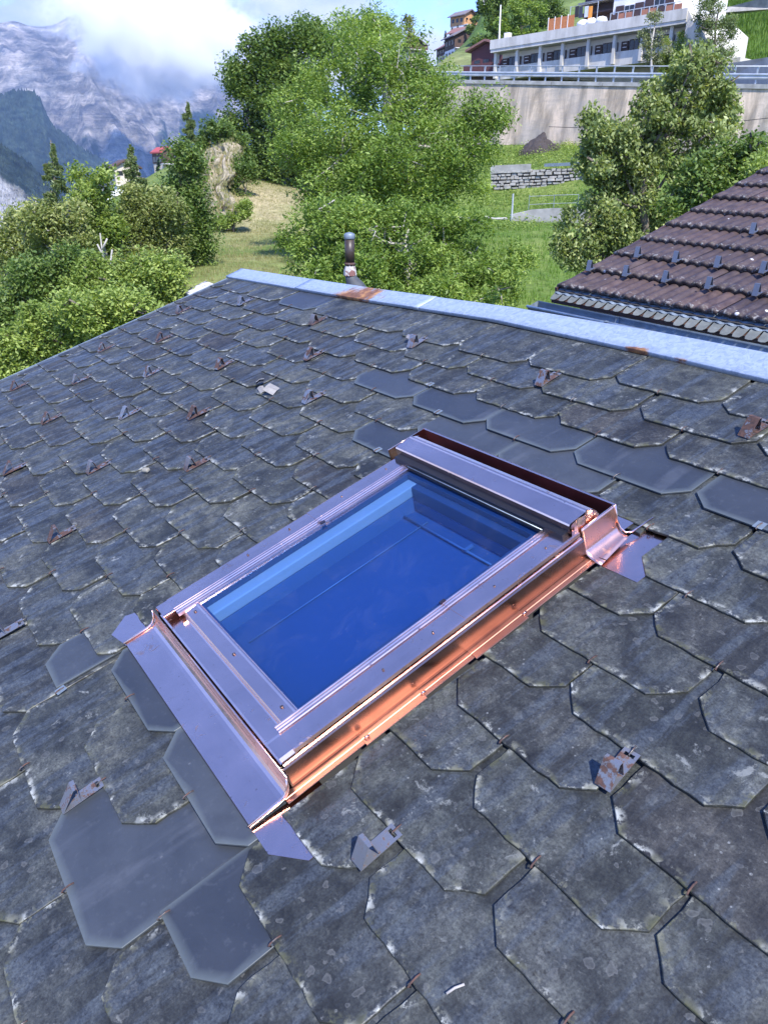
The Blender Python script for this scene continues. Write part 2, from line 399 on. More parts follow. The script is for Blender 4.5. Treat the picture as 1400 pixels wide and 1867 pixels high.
def mat_vertex(name, layer='col', rough=.9, scale=2., bump=.4, bd=.05, vary=.25, **kw):
    t = NT(name); at = t.n('VertexColor', layer_name=layer); v = t.coord('Object'); n = t.noise(v, scale, 6, .65)
    col = t.mix(1.0, at.outputs[0], t.ramp(n, [(.3, 1-vary), (.7, 1+vary)]), 'MULTIPLY')
    return t.bsdf(col, rough, 0, n, bd, bump, Specular_IOR_Level=.15)

M_SO, M_SN = mat_slate_old(), mat_slate_new()
M_CU = mat_copper(); M_CU_DARK = mat_copper('shaded_copper_sheet', (.24, .150, .122), .24, .5, .04); M_CU_FOOT = mat_copper('satin_copper', (.86, .50, .38), .26, .5, .12); M_CU_MATT = mat_copper('matt_copper', (.52, .26, .18), .42, .5, .15)  # shaded sheet: base darkened to dim the flashing mirrored in it
M_RIDGE = mat_zinc_ridge(); M_ZN = mat_zinc('weathered_zinc'); M_ZN_L = mat_zinc('zinc_rim', (.36, .42, .46), .38, .5)
M_RUST = mat_rusty('rusty_steel', (.20, .21, .23), .55); M_WIRE = mat_rusty('hook_wire', (.12, .11, .10), .6)
M_ZN_T = mat_zinc('lichened_zinc', (.13, .14, .125), .65, .1); M_GUARD2 = mat_rusty('dark_steel', (.16, .17, .19), .25)
M_TILE = mat_roof_tile()
M_BLACK = simple('black_rubber', (.008, .008, .009), .35, 0, .2, 20, 0)  # also the black that stands for shade in skylight recesses
M_CONC = simple('concrete', (.33, .32, .29), .85, 0, .35, 1.6, .3, .02)
M_WOOD = simple('brown_wood', (.055, .030, .024), .6, 0, .3, 3, .2, .01)
M_WHITE = simple('white_render', (.72, .71, .68), .9, 0, .08, 1, .1, .01)
M_GALV = simple('galvanised_rail', (.42, .45, .47), .5, .4, .15, 2, .1)
M_DARKG = simple('window_glass', (.02, .022, .025), .1, 0, .1, 2, 0)
M_DECK = simple('roof_underlay', (.03, .03, .03), .9, 0, .2, 8, .2)
M_BARK = simple('bark', (.13, .11, .085), .9, 0, .35, 6, .8, .03)
M_BARKP = simple('pale_bark', (.34, .32, .28), .85, 0, .3, 5, .6, .02)
print('materials ok')

# ------------------------------------------------------------------ the slate-roofed house (large structure)
HN = 1.3                                    # eye height above the roof plane
RU = Vector((0.57387309, -0.81894416, 0.00038297)); RV = Vector((0.77807588, 0.54538051, 0.31170183)); RN = RU.cross(RV)
RO = Vector((0, 0, CAMZ)) - RN*HN
MR = Matrix(((RU.x, RV.x, RN.x, RO.x), (RU.y, RV.y, RN.y, RO.y), (RU.z, RV.z, RN.z, RO.z), (0, 0, 0, 1)))
def roofpt(u, v, w=0.0): return MR @ Vector((u, v, w))
U0, V0, TW, TE = -1.5003, 1.85325, .42919, .145772
RES = [(0,0,-.012,.037),(-1,-1,-.015,.011),(1,-1,-.004,.02),(0,-2,-.011,.017),(2,-2,-.006,.02),(1,-3,-.01,.002),(3,-3,-.002,.006),(3,-5,.008,-.006),(3,-7,-.027,-.013),(4,-6,-.017,-.007),(3,-9,-.013,-.005),(4,-8,-.019,-.002),(3,-11,-.017,-.009),(4,-10,-.002,-.006),(5,-9,.004,-.004),(4,-12,.013,-.001),(-13,-9,-.011,.006),(-14,-10,-.03,.005),(-13,-11,-.054,.001),(-14,-8,-.001,0),(-16,-10,-.007,.007),(-12,-10,-.026,.005),(-10,-8,.006,.007),(-12,-6,.015,.002),(-11,-9,-.031,.002),(-9,-7,0,0),(-11,-7,-.002,.006),(-12,-8,-.021,.003),(-10,-6,-.007,.001),(-13,-7,-.01,.003),(-8,-8,.011,-.008),(-9,-9,-.017,.003),(-10,-10,-.03,.003),(-11,-11,-.04,-.002),(-12,-12,-.041,-.003),(-9,-11,-.003,.001),(-8,-10,.002,-.001),(-7,-9,-.01,0),(-6,-8,.028,0),(-10,-12,-.021,.006),(-7,-11,-.005,.001),(-6,-10,.008,-.002),(-5,-9,-.005,0),(-8,-12,-.018,.001),(-6,-12,-.006,.01),(-5,-11,.004,-.001),(-4,-10,.012,-.011),(-7,-13,-.019,.002),(-9,-1,.002,-.01),(-8,0,.016,-.013),(-7,-1,.012,-.007),(-8,-2,.016,-.013),(-10,-2,.023,-.004),(-9,-3,.029,-.012),(-7,-3,.036,-.015),(-8,-4,.022,-.005),(-9,-5,.011,.004),(-6,-2,.003,-.002),(-5,-3,.003,-.004),(-5,-1,.006,-.011),(-4,-2,.005,-.009),(-6,-4,.02,.001),(-5,-5,.011,-.008),(-6,-6,.013,-.008),(-4,-4,.027,-.016),(-3,-3,.002,-.004),(-3,-5,.003,-.014),(-4,-6,.018,-.019),(-5,-7,-.005,-.005),(-3,-7,.004,-.007),(-5,-13,.001,.002),(-4,-12,.013,.001),(-3,-11,.014,.006),(-3,-13,.018,-.007),(-4,-14,.018,.009),(-2,-14,.013,.004),(-1,-13,.005,.003)]
_R = {(a, b): (c, d) for a, b, c, d in RES}
_RA = np.array(RES, float)
def slate_pos(k, j):
    """surveyed position of a slate's lower edge midpoint (the old roof is not quite regular)"""
    u, v = U0 + k*TW/2, V0 + j*TE
    if (k, j) in _R: return u+_R[(k, j)][0], v+_R[(k, j)][1]
    d2 = ((_RA[:, 0]-k)*TW/2)**2 + ((_RA[:, 1]-j)*TE)**2
    w = np.exp(-d2/(2*.22**2)); s = w.sum() + .05
    return u + (w*_RA[:, 2]).sum()/s, v + (w*_RA[:, 3]).sum()/s
def ridge_v(u): return float(np.interp(u, [-5.3, -3.66, -2.6, -1.73, -1.2, 3], [2.01, 2.072, 2.135, 2.12, 2.095, 2.08]))

house = thing('stone_slate_house', 'near house with a low-pitched roof of dark clipped-corner slates seen from on top of it', 'house', M=Matrix.Translation((0.0, 1.0, 2.2)))
HI = house.matrix_world.inverted()
def hplace(name, me, mat, M, parent=house, **kw): return obj(name, me, mat, parent, (HI @ M), **kw)

# deck, far slope and walls
mb = MB()
A, B = roofpt(-5.28, 2.12, -.035), roofpt(3.4, 2.20, -.035); Cc, D = roofpt(3.4, -2.6, -.035), roofpt(-5.28, -2.6, -.035)
mb.add([A, B, Cc, D, *(Vector(p)-Vector((0, 0, .14)) for p in (A, B, Cc, D))], [(3, 2, 1, 0), (4, 5, 6, 7), (0, 4, 7, 3), (2, 6, 5, 1), (3, 7, 6, 2)])
o = mb.obj('roof_deck', M_DECK, house, HI)
fd = Vector((RV.x, RV.y, -RV.z))             # far slope direction
mb = MB(); A2, B2 = roofpt(-5.3, 2.15, -.035), roofpt(3.4, 2.22, -.04)
mb.add([A2, B2, B2+fd*2.3, A2+fd*2.3, *(p-Vector((0, 0, .12)) for p in (A2, B2, B2+fd*2.3, A2+fd*2.3))], [(0, 1, 2, 3), (7, 6, 5, 4), (0, 3, 7, 4), (3, 2, 6, 7)])
o = mb.obj('roof_deck', M_SO, house, HI)
vcol(o.data, 'edge', [(0, 0, 0)]*8)
mb = MB(); V = []
for (u, v) in ((-5.1, 1.95), (3.2, 1.95), (3.2, -2.3), (-5.1, -2.3)):
    p = roofpt(u, v, -.17); V += [p, Vector((p.x, p.y, 2.0))]
mb.add(V, [(0, 1, 3, 2), (2, 3, 5, 4), (4, 5, 7, 6), (6, 7, 1, 0)])
mb.obj('wall', M_WHITE, house, HI)

# ---- slates
def clip_poly(P, a, b, c):
    """keep a*x+b*y<=c"""
    R = []
    for i in range(len(P)):
        p, q = P[i], P[(i+1) % len(P)]; dp, dq = a*p[0]+b*p[1]-c, a*q[0]+b*q[1]-c
        if dp <= 0: R.append(p)
        if (dp < 0) != (dq < 0) and dp != dq:
            t = dp/(dp-dq); R.append((p[0]+(q[0]-p[0])*t, p[1]+(q[1]-p[1])*t))
    return R
TH_OLD, TH_NEW, SLEN = .0078, .0055, .37
def slate_outline(r, new=False, L=SLEN):
    w = TW/2 - (.0025 if new else .0035) - r.uniform(0, .002)
    cl = [r.uniform(.050, .062), r.uniform(.050, .062)] if not new else [.058, .058]
    cv = [c*r.uniform(.8, 1.05) for c in cl]
    base = [(-w, L), (-w, cv[0]), (-w+cl[0], 0), (w-cl[1], 0), (w, cv[1]), (w, L)]
    P = []
    for i in range(len(base)):
        p, q = base[i], base[(i+1) % len(base)]
        d = math.hypot(q[0]-p[0], q[1]-p[1]); hidden = (i == len(base)-1)
        n = 1 if hidden else max(1, int(d/(.03 if not new else .07)))
        for t in range(n):
            x = p[0]+(q[0]-p[0])*t/n; y = p[1]+(q[1]-p[1])*t/n
            a = (.0022 if t else .0012) if not new else .0004
            if not new and t and r.random() < .10: a *= 1.9
            P.append((x+r.uniform(-a, a), y+r.uniform(-a, a)))
    return P
def slate_mesh(P, r, new=False, name='slate'):
    th = TH_NEW if new else TH_OLD; n = len(P)
    cx, cy = sum(p[0] for p in P)/n, sum(p[1] for p in P)/n
    V = []; E = []; F = []
    amp = .0009 if not new else .0002
    def top(x, y): return amp*(2*fbm(x*14+r0, y*14, o=3)-1)
    r0 = r.uniform(0, 50)
    def inset(p, d):
        dx, dy = p[0]-cx, p[1]-cy; l = math.hypot(dx, dy)+1e-9; return (p[0]-dx/l*d, p[1]-dy/l*d)
    bev = .0016 if not new else .0008
    rings = [(0, -th, 0), (0, -bev, 1), (bev, 0, 1), (.006, 0, .75), (.022, 0, 0)]
    for (d, z, e) in rings:
        for p in P:
            x, y = inset(p, d); zz = z + (float(top(x, y)) if z == 0 else 0)
            low = 1 if y < .09 else max(0, 1-(y-.09)/.08)
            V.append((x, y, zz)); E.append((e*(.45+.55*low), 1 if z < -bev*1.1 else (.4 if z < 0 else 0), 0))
    for k in range(len(rings)-1):
        for i in range(n):
            F.append((k*n+i, k*n+(i+1) % n, (k+1)*n+(i+1) % n, (k+1)*n+i))
    F.append(tuple(len(rings)*n-n+i for i in range(n)))
    m = mesh(name, V, F); vcol(m, 'edge', E)
    m.materials.append(M_SN if new else M_SO); return m
rs = random.Random(11)
OLD = [slate_mesh(slate_outline(rs), rs) for _ in range(16)]
NEW = [slate_mesh(slate_outline(rs, True), rs, True) for _ in range(3)]
TILT = math.atan2(TH_OLD, TE)
# skylight opening in roof coordinates
SU0, SU1, SV0, SV1 = -1.93, -1.122, .13, 1.215
new_px = [(150, 1240), (250, 1275), (190, 1600), (365, 1640), (400, 1450), (1000, 850), (1165, 850), (980, 780), (820, 735), (705, 700), (700, 795), (860, 800), (1340, 920), (545, 545), (270, 1300)]
slates = []
for j in range(-22, 1):
    for k in range(-20, 12):
        if (k - j) % 2: continue
        u, v = slate_pos(k, j)
        if u < -5.28-TW*.5 or u > .9 or v < -1.2: continue
        q = roofpt(u, v+.1); cxp = proj(q)
        ok = any(-160 < a < 1560 and -100 < b < 2080 for a, b in [proj(roofpt(u+du, v+dv)) for du in (-.2, .2) for dv in (0, .2)]) and (q - Vector((0, 0, CAMZ))).dot(Vector((0, cp, -sp))) > .15
        if ok: slates.append((j, k, u, v, cxp))
centers = [(s[4][0], s[4][1]) for s in slates]
newset = set()
for (a, b) in new_px:
    i = min(range(len(slates)), key=lambda i: (centers[i][0]-a)**2+(centers[i][1]-b)**2); newset.add(i)
print('slates', len(slates))
rs = random.Random(5)
occupied = set()
for i, (j, k, u, v, c) in enumerate(slates):
    new = i in newset; occupied.add((j, k))
    dz = rs.uniform(-.0008, .0010) + (0 if new else 0); rot = rs.uniform(-.010, .010) if not new else rs.uniform(-.003, .003)
    tl = TILT + rs.uniform(-.002, .003)
    M = MR @ Matrix.Translation((u, v, dz)) @ Matrix.Rotation(rot, 4, 'Z') @ Matrix.Rotation(-tl, 4, 'X')
    top = min(SLEN, ridge_v(u)+.06 - v)
    x0, x1, y0, y1 = SU0-u, SU1-u, SV0-v, SV1-v
    hw = TW/2
    touches = (j, k) == (-5, 3) or x0 < hw and x1 > -hw and y0 < SLEN and y1 > 0
    verge = u - hw < -5.27
    if touches or verge or top < SLEN - .01:
        P = slate_outline(rs, new, L=max(top, .05))
        if verge: P = clip_poly(P, -1, 0, 5.27+u+rs.uniform(-.012, .012))
        if touches and len(P):
            cxm, cym = 0, SLEN*.4
            # the side of the opening the slate's visible part lies on
            if u <= SU0 + .05: side = 'left'
            elif u >= SU1 - .06: side = 'right'
            elif y0 > 0: side = 'front'
            elif y1 < SLEN: side = 'back'
            else: side = None
            if side == 'right': P = clip_poly(P, -1, 0, -(x1+.036+rs.uniform(-.006, .006)))
            elif side == 'left': P = clip_poly(P, 1, 0, x0-.004)
            elif side == 'back': P = clip_poly(P, 0, -1, -(y1+.035))
            elif side == 'front': P = clip_poly(P, 0, 1, y0-.01)
            else: P = []
            if (j, k) == (-5, 3): P = clip_poly(clip_poly(P, -1, 0, .170), -1, -1, .115)
        if len(P) < 3: continue
        P = [p for q_, p in enumerate(P) if math.hypot(p[0]-P[q_-1][0], p[1]-P[q_-1][1]) > .0015]
        if len(P) < 3 or max(p[0] for p in P)-min(p[0] for p in P) < .02 or max(p[1] for p in P)-min(p[1] for p in P) < .03: continue
        me = slate_mesh(P, rs, new)
    else:
        me = rs.choice(NEW if new else OLD)
        if not new: M = M @ Matrix.Diagonal((rs.choice((1, 1, -1))*rs.uniform(.992, 1.004), rs.uniform(.99, 1.01), 1, 1))
    hplace('slate', me, None, M)
# slates outside the frame, joined
mb = MB()
for j in range(-31, 1):
    for k in range(-20, 24):
        if (k-j) % 2 or (j, k) in occupied: continue
        u, v = U0+k*TW/2, V0+j*TE
        if u-TW/2 < -5.27 or u+TW/2 > 3.38 or v < -2.6: continue
        if SU0-.05 < u+TW/2 and u-TW/2 < SU1+.05 and SV0-.1 < v+SLEN and v < SV1: continue
        top = min(SLEN, ridge_v(u)+.05-v); w = TW/2-.004; c = .055
        P = [(-w, top), (-w, c), (-w+c, 0), (w-c, 0), (w, c), (w, top)]
        mb.add([(u+x, v+y, -y*.0535-TH_OLD) for x, y in P]+[(u+x, v+y, -y*.0535) for x, y in P], [(6, 7, 8, 9, 10, 11)]+[(q, (q+1) % 6, 6+(q+1) % 6, 6+q) for q in range(6)])
me = mb.mesh('slate_field'); vcol(me, 'edge', np.zeros((len(me.vertices), 3)))
hplace('slate_field', me, M_SO, MR, kind='stuff')

# ---- small wire hooks that hold the slates
hk = MB(); hk.tube([(0, -.006, -.004), (0, -.009, .001), (0, -.004, .0045), (0, .010, .0045), (0, .019, .0015)], .0019, 5)
HOOK = hk.mesh('slate_hook', True); HOOK.materials.append(M_WIRE)
plate = MB(); plate.box((-.013, -.006, .001), (.013, .022, .0022)); HPL = plate.mesh('hook_strip'); HPL.materials.append(M_ZN)
guards_px = [(1151, 1374), (722, 1516), (185, 1428), (1015, 682), (594, 579), (588, 641), (590, 717), (459, 545), (380, 747), (424, 658), (380, 837), (254, 747), (294, 673), (347, 561), (313, 612), (208, 630), (164, 687), (111, 757), (50, 699), (200, 843), (47, 847), (137, 963), (42, 1135), (1398, 770), (775, 617)]
def px2roof(px, py, h=0.0):
    r = Vector(ray(px, py)); t = -(HN-h)/r.dot(RN); P = r*t; return P.dot(RU), P.dot(RV)
guards = [px2roof(*g) for g in guards_px]
strips = [px2roof(*g) for g in [(815, 838), (108, 1258), (1382, 960), (784, 703), (796, 753), (686, 826)]]
for i, (j, k, u, v, c) in enumerate(slates):
    if u < -5.15 or v > 2.0: continue
    if SU0-.03 < u < SU1+.06 and SV0-.1 < v < SV1+.01: continue
    if any(abs(u-g[0]) < .08 and abs(v-g[1]) < .05 for g in guards): continue
    M = MR @ Matrix.Translation((u+rs.uniform(-.008, .008), v, 0)) @ Matrix.Rotation(rs.uniform(-.15, .15), 4, 'Z')
    hplace('slate_hook', HOOK, None, M)
    if any(abs(u-g[0]) < .12 and abs(v-g[1]) < .06 for g in strips):
        hplace('hook_strip', HPL, None, M)

# ---- snow guards: a slotted strap hooked over the slate with a folded triangular stop
def guard_mesh(bent=0.0):
    g = MB(); w = .0175; t = .0016
    # strap (with slot) lying down the slope
    pr = [(0.004, .0030), (-.012, .0030), (-.058, .0022)]
    # two side rails and two bridges leave a slot
    g.box((-w, -.004, .0020), (w, .004, .0036)); g.box((-w, -.012, .0020), (-.011, -.004, .0036)); g.box((.011, -.012, .0020), (w, -.004, .0036))
    g.box((-w, -.060, .0016), (w, -.012, .0032))
    # tapering toe towards the stop
    n = len(g.V)
    g.add([(-w*.5, -.060, .0016), (w, -.060, .0016), (w, -.098, .0010), (w*.55, -.098, .0010), (-w*.5, -.060, .0032), (w, -.060, .0032), (w, -.098, .0026), (w*.55, -.098, .0026)], [(3, 2, 1, 0), (4, 5, 6, 7), (0, 1, 5, 4), (1, 2, 6, 5), (2, 3, 7, 6), (3, 0, 4, 7)])
    nc = len(g.V)
    # folded stop: front plate leaning back, rear leg
    top = (-.060-bent, .043)
    g.extrude([(-.0985, .002), top, (top[0]+.010, .041), (-.052, .006)], -w, w, 0, t)
    m = g.mesh('snow_guard')
    ce = np.zeros((len(m.vertices), 3)); co = np.array([v.co for v in m.vertices])
    ce[:, 0] = ((co[:, 2] > .006) & (co[:, 1] < -.060)) * .8
    ce[(co[:, 1] > -.012) & (co[:, 2] < .006), 0] = .85
    vcol(m, 'clean', ce); m.materials.append(M_RUST); return m
GM = [guard_mesh(0), guard_mesh(.006), guard_mesh(-.006)]
wm = MB(); wm.tube([(0, -.010, .001), (0, -.008, .0055), (0, .006, .0065), (0, .016, .0060)], .0018, 5); GW = wm.mesh('guard_wire', True); GW.materials.append(M_WIRE)
for i, (u, v) in enumerate(guards):
    M = MR @ Matrix.Translation((u, v, .001)) @ Matrix.Rotation(rs.uniform(-.12, .12), 4, 'Z')
    sc_ = 1.0 if i < 3 else 1.08
    g = hplace('snow_guard', GM[i % 3], None, M @ Matrix.Diagonal((sc_, sc_, sc_, 1)))
    obj('guard_wire', GW, None, g)

# ---- ridge capping of galvanised sheets, rusted
def ridge_sheet(u0, u1, zl):
    nu, prof = max(6, int((u1-u0)/.05)), [(-.003, -.012), (0, .002), (.001, .0045), (.06, .005), (.12, .006), (.165, .009), (.172, .006), (.20, -.016), (.36, -.135)]
    G = np.zeros((nu+1, len(prof), 3)); R = np.zeros((nu+1, len(prof), 3))
    for a in range(nu+1):
        u = u0+(u1-u0)*a/nu; rv = ridge_v(u)
        hgt = float(np.interp(u, [-5.3, -2.6, -1.2, 3], [.135, .125, .152, .165]))/.165
        for b, (y, z) in enumerate(prof):
            G[a, b] = (u, rv+y*hgt, z+zl+.002*(fbm(u*5, y*20)-.5)); r_ = 0
            r_ += .62*math.exp(-((u+3.72)/.30)**2) * (1.12-y*6.0*max(0, (-3.9-u)*1.5+.6))
            for (uc, wd, s_) in ((-1.78, .07, .75), (-1.62, .05, .5), (-1.55, .04, .35), (-2.7, .05, .4), (-2.45, .06, .3), (-1.42, .05, .25), (-2.15, .05, .3), (-1.98, .05, .35)):
                r_ += s_*math.exp(-((u-uc)/wd)**2)*math.exp(-(max(y, 0)/.022)**2)
            R[a, b] = (min(max(r_, 0), 1), 0, 0)
    m = gridmesh('ridge_sheet', G, True); vcol(m, 'rust', R.reshape(-1, 3)); m.materials.append(M_RIDGE); return m
for a, b, z in ((-5.32, -4.30, .0015), (-4.34, -3.12, .0035), (-3.16, -.90, .0015), (-.94, .95, .0035), (.9, 3.4, .0015)):
    me = ridge_sheet(a, b, z); o = hplace('ridge_sheet', me, None, MR)
    s_ = o.modifiers.new('solid', 'SOLIDIFY'); s_.thickness = .0012; s_.offset = -1
# rolled verge end of the ridge and verge trim
mb = MB(); mb.box((-5.295, -2.6, -.06), (-5.283, 2.0, -.004)); hplace('verge_board', mb.mesh('verge_board'), M_ZN, MR)

# ---- chimney pipe on the far slope
ch = MB()
cbase = W(640, 560, 6.0); ct = W(637, 427, 6.0); px_m = 6.0/FPX/ray(637, 470)[1]
cx_, cy_ = ct[0], ct[1]; ztop = ct[2]
def zpx(py): return W(637, py, 6.0)[2]
rp = 8.8*px_m
chimney = obj('chimney', None, None, house, HI @ Matrix.Translation((cx_, cy_, zpx(500))))
def crel(mb_, nm, mt, sm=True): 
    mb_.V = [(v[0]-cx_, v[1]-cy_, v[2]-zpx(500)) for v in mb_.V]; return mb_.obj(nm, mt, chimney, None, sm)
M_PIPE = simple('brown_enamel_pipe', (.040, .028, .020), .45, .0, .2, 12, .1)
M_PAINT = NT('flaking_paint'); v_ = M_PAINT.coord('Object'); n_ = M_PAINT.noise(v_, 14, 4, .6, .3)
M_PAINT = M_PAINT.bsdf(M_PAINT.ramp(n_, [(.49, (.42, .40, .36)), (.52, (.17, .075, .06))]), .7)
t_ = MB().tube([(cx_, cy_, zpx(437)), (cx_, cy_, zpx(480))], rp, 24); crel(t_, 'pipe', M_PIPE)
t_ = MB().tube([(cx_, cy_, z) for z in (zpx(436), zpx(434.9), zpx(428), zpx(426), zpx(424.2), zpx(423.2))], [rp*1.02, rp*1.12, rp*1.12, rp*1.0, rp*.6, rp*.12], 24); crel(t_, 'cap', M_ZN)
t_ = MB().tube([(cx_, cy_, zpx(y)) for y in (478.5, 480, 482.5, 483, 485)], [rp*1.02, rp*1.15, rp*1.15, rp*1.05, rp*1.03], 20); crel(t_, 'clamp_collar', M_RUST)
t_ = MB().tube([(cx_, cy_, zpx(y)) for y in (484, 488, 494, 502, 503)], [rp*1.05, rp*1.15, rp*1.30, rp*1.38, rp*1.30], 8); crel(t_, 'base_collar', M_PAINT, False)
t_ = MB().tube([(cx_+.00, cy_, zpx(501)), (cx_+.01, cy_, zpx(508)), (cx_+.03, cy_, zpx(520)), (cx_+.07, cy_+.02, zpx(545)), (cx_+.1, cy_+.02, zpx(590))], [rp*1.12, rp*1.2, rp*1.9, rp*3.0, rp*4.0], 12); crel(t_, 'lead_apron', simple('dark_lead', (.055, .062, .068), .7, 0, .4, 16, .3))

# ------------------------------------------------------------------ skylight
SK = MR @ Matrix.Translation((-1.505, .145, 0))
sky_t = thing('skylight', 'new copper-clad roof window with deep blue glass set in the slate roof', 'skylight', M=SK)
def sk(mbo, name, mat, parent=sky_t, smooth=False, bev=None, **kw):
    mbo.V = [(v[0]+1.505, v[1]-.145, v[2]) for v in mbo.V]
    o = mbo.obj(name, mat, parent, None, smooth, **kw)
    if bev: bevel(o, bev)
    return o
UL, UR = -1.888, -1.120                      # curb faces
# front apron sheet: flat, curving up to a crease
pf = [(.031, .0035), (.032, .0058), (.034, .0060), (.05, .0062), (.085, .0068), (.108, .0078), (.118, .0095), (.126, .0130), (.132, .0185), (.1365, .0260), (.1395, .035), (.1415, .045), (.143, .056)]
sk(MB().extrude(pf, -1.93, -1.102, 0, .0010), 'front_apron', M_CU, smooth=False)
# folded hem at the crease and dark joint behind
sk(MB().tube([(-1.925, .1435, .0565), (-1.104, .1435, .0565)], .0022, 6), 'apron_hem', M_CU, smooth=True)
sk(MB().box((-1.90, .146, .010), (-1.115, .150, .050)), 'apron_joint', M_BLACK)
# seams and corner flanges
def flat(pts, z0, z1, name, mat=M_CU, th=.0014):
    n = len(pts); zf = (lambda v: z0+(z1-z0)*v) if callable(z0) is False else z0
    V = [(u, v, z) for u, v, z in pts] + [(u, v, z-th) for u, v, z in pts]
    mb = MB(); mb.add(V, [tuple(range(n)), tuple(range(2*n-1, n-1, -1))]+[(i, n+i, n+(i+1) % n, (i+1) % n) for i in range(n)]); return sk(mb, name, mat)
def zr13(v, v0=-.042): return -.0535*(v-v0)+.0014
flat([(u_, v_, zr13(v_) if v_ > .02 else -.001) for u_, v_ in ((-1.928, .031), (-1.928, .20), (-2.03, .20), (-2.075, .075), (-2.018, .013))][::-1], 0, 0, 'corner_flange', th=.0006)
flat([(u_, v_, zr13(v_)) for u_, v_ in ((-1.104, .031), (-1.026, .031), (-.955, .086), (-.955, .20), (-1.104, .20))], 0, 0, 'corner_flange', th=.0006)
for uu in (-1.929, -1.1035):
    sk(MB().tube([(uu, .028, .0085), (uu, .11, .0125), (uu, .124, .018), (uu, .134, .030), (uu, .142, .055)], [.0030, .0032, .003, .0028, .0026], 6), 'folded_seam', M_CU, smooth=True)
# front cover: step up to the sash
pc = [(.147, .052), (.150, .0605), (.155, .0625), (.175, .0635), (.197, .0645), (.2005, .0660), (.202, .0775), (.206, .0792)]
sk(MB().extrude(pc, UL+.012, UR-.018, 0, .0014), 'front_cover', M_CU)
sk(MB().extrude([(.2015, .0665), (.2035, .0800), (.206, .0822), (.240, .0842), (.2445, .0862), (.247, .0862), (.2485, .0830), (.252, .0800)], -1.806, -1.198, 0, .0014), 'sash_bottom_rail', M_CU)
for uu, vv in ((-1.762, .226), (-1.255, .228), (-1.51, .227)):
    sk(MB().tube([(uu, vv, .083), (uu, vv, .0862), (uu, vv, .0868)], [.0042, .0042, .002], 10), 'screw', M_CU_DARK, smooth=True)
# black block standing in for shade in the sash's open lower left corner
sk(MB().box((-1.838, .176, .050), (-1.806, .232, .062)), 'cavity_shade', M_BLACK)
# side covers: bead at the glass, groove, flat, outer fold; each in two lengths with a lapped joint
def side_cover(s):
    m = lambda x: (x if s > 0 else -3.010 - x + .002)
    prof = [(-1.2170, .0790), (-1.2165, .0865), (-1.2135, .0885), (-1.2105, .0890), (-1.2085, .0862), (-1.2065, .0860), (-1.2045, .0900), (-1.2005, .0908), (-1.1985, .0880), (-1.1965, .0878), (-1.1945, .0912), (-1.1900, .0918), (-1.1870, .0850), (-1.1845, .0850), (-1.1820, .0890), (-1.150, .0902), (-1.128, .0905), (-1.1235, .0890), (-1.1225, .0800)]
    for (v0, v1, lift) in ((.185, .684, 0), (.680, 1.075, .0014)):
        pr = [(m(x), z+lift) for x, z in prof]
        if s < 0: pr = pr[::-1]
        a0 = v0 if not (lift == 0) else .158
        sk(MB().extrude(pr, v0 if lift else .186, v1, 1, .0013), 'side_cover', M_CU)
    # flattened lower tab
    tb = [(m(-1.190), .0868), (m(-1.182), .0880), (m(-1.128), .0890), (m(-1.1235), .0800)]
    if s < 0: tb = tb[::-1]
    V = []
    sk(MB().extrude(tb, .151, .187, 1, .0013), 'cover_tab', M_CU)
    # clip and screws at the joint
    sk(MB().box((m(-1.2165) - (.004 if s > 0 else -.004)*0 - .003, .676, .0885), (m(-1.2165)+.006, .692, .0935)), 'joint_clip', M_CU_DARK)
    for vv in (.45, .60, .80, .98):
        sk(MB().tube([(m(-1.152), vv, .0895), (m(-1.152), vv, .0925+.001), (m(-1.152), vv, .0935)], [.003, .003, .0015], 8), 'screw', M_CU_DARK, smooth=True)
side_cover(1); side_cover(-1)
# black strip standing in for the shade below the outer fold, then the inclined channel lip and the curb wall (right side)
sk(MB().box((-1.1385, .160, .066), (-1.1270, 1.075, .0800)), 'shade_strip', M_BLACK)
sk(MB().extrude([(-1.1300, .0760), (-1.1215, .0735), (-1.1195, .0715), (-1.1190, .0640)], .152, 1.077, 1, .0012), 'channel_lip', M_CU)
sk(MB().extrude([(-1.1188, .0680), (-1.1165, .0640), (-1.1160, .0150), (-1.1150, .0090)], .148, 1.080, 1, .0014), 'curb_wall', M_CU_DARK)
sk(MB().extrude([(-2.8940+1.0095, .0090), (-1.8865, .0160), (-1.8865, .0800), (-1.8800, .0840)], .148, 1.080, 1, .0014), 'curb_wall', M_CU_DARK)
# step flashing along the right side: short lapped pieces
for i, (a, b) in enumerate(((.120, .335), (.325, .50), (.49, .665), (.655, .83), (.82, 1.09))):
    w_ = -1.0870 + (.004 if i % 2 else -.004)
    lz = .0012*(i % 2)
    sk(MB().extrude([(-1.1158, .0070+lz), (-1.1030, .0062+lz), (-1.1015, .0052+lz), (w_, .0040+lz), (w_+.0008, .002+lz)], a, b, 1, .0012), 'step_flashing', M_CU_MATT)
for vv in (.335, .50, .83):
    sk(MB().tube([(-1.0965, vv-.004, .006), (-1.0965, vv, .012), (-1.0965, vv+.007, .010)], .003, 7), 'folded_clip', M_CU, smooth=True)
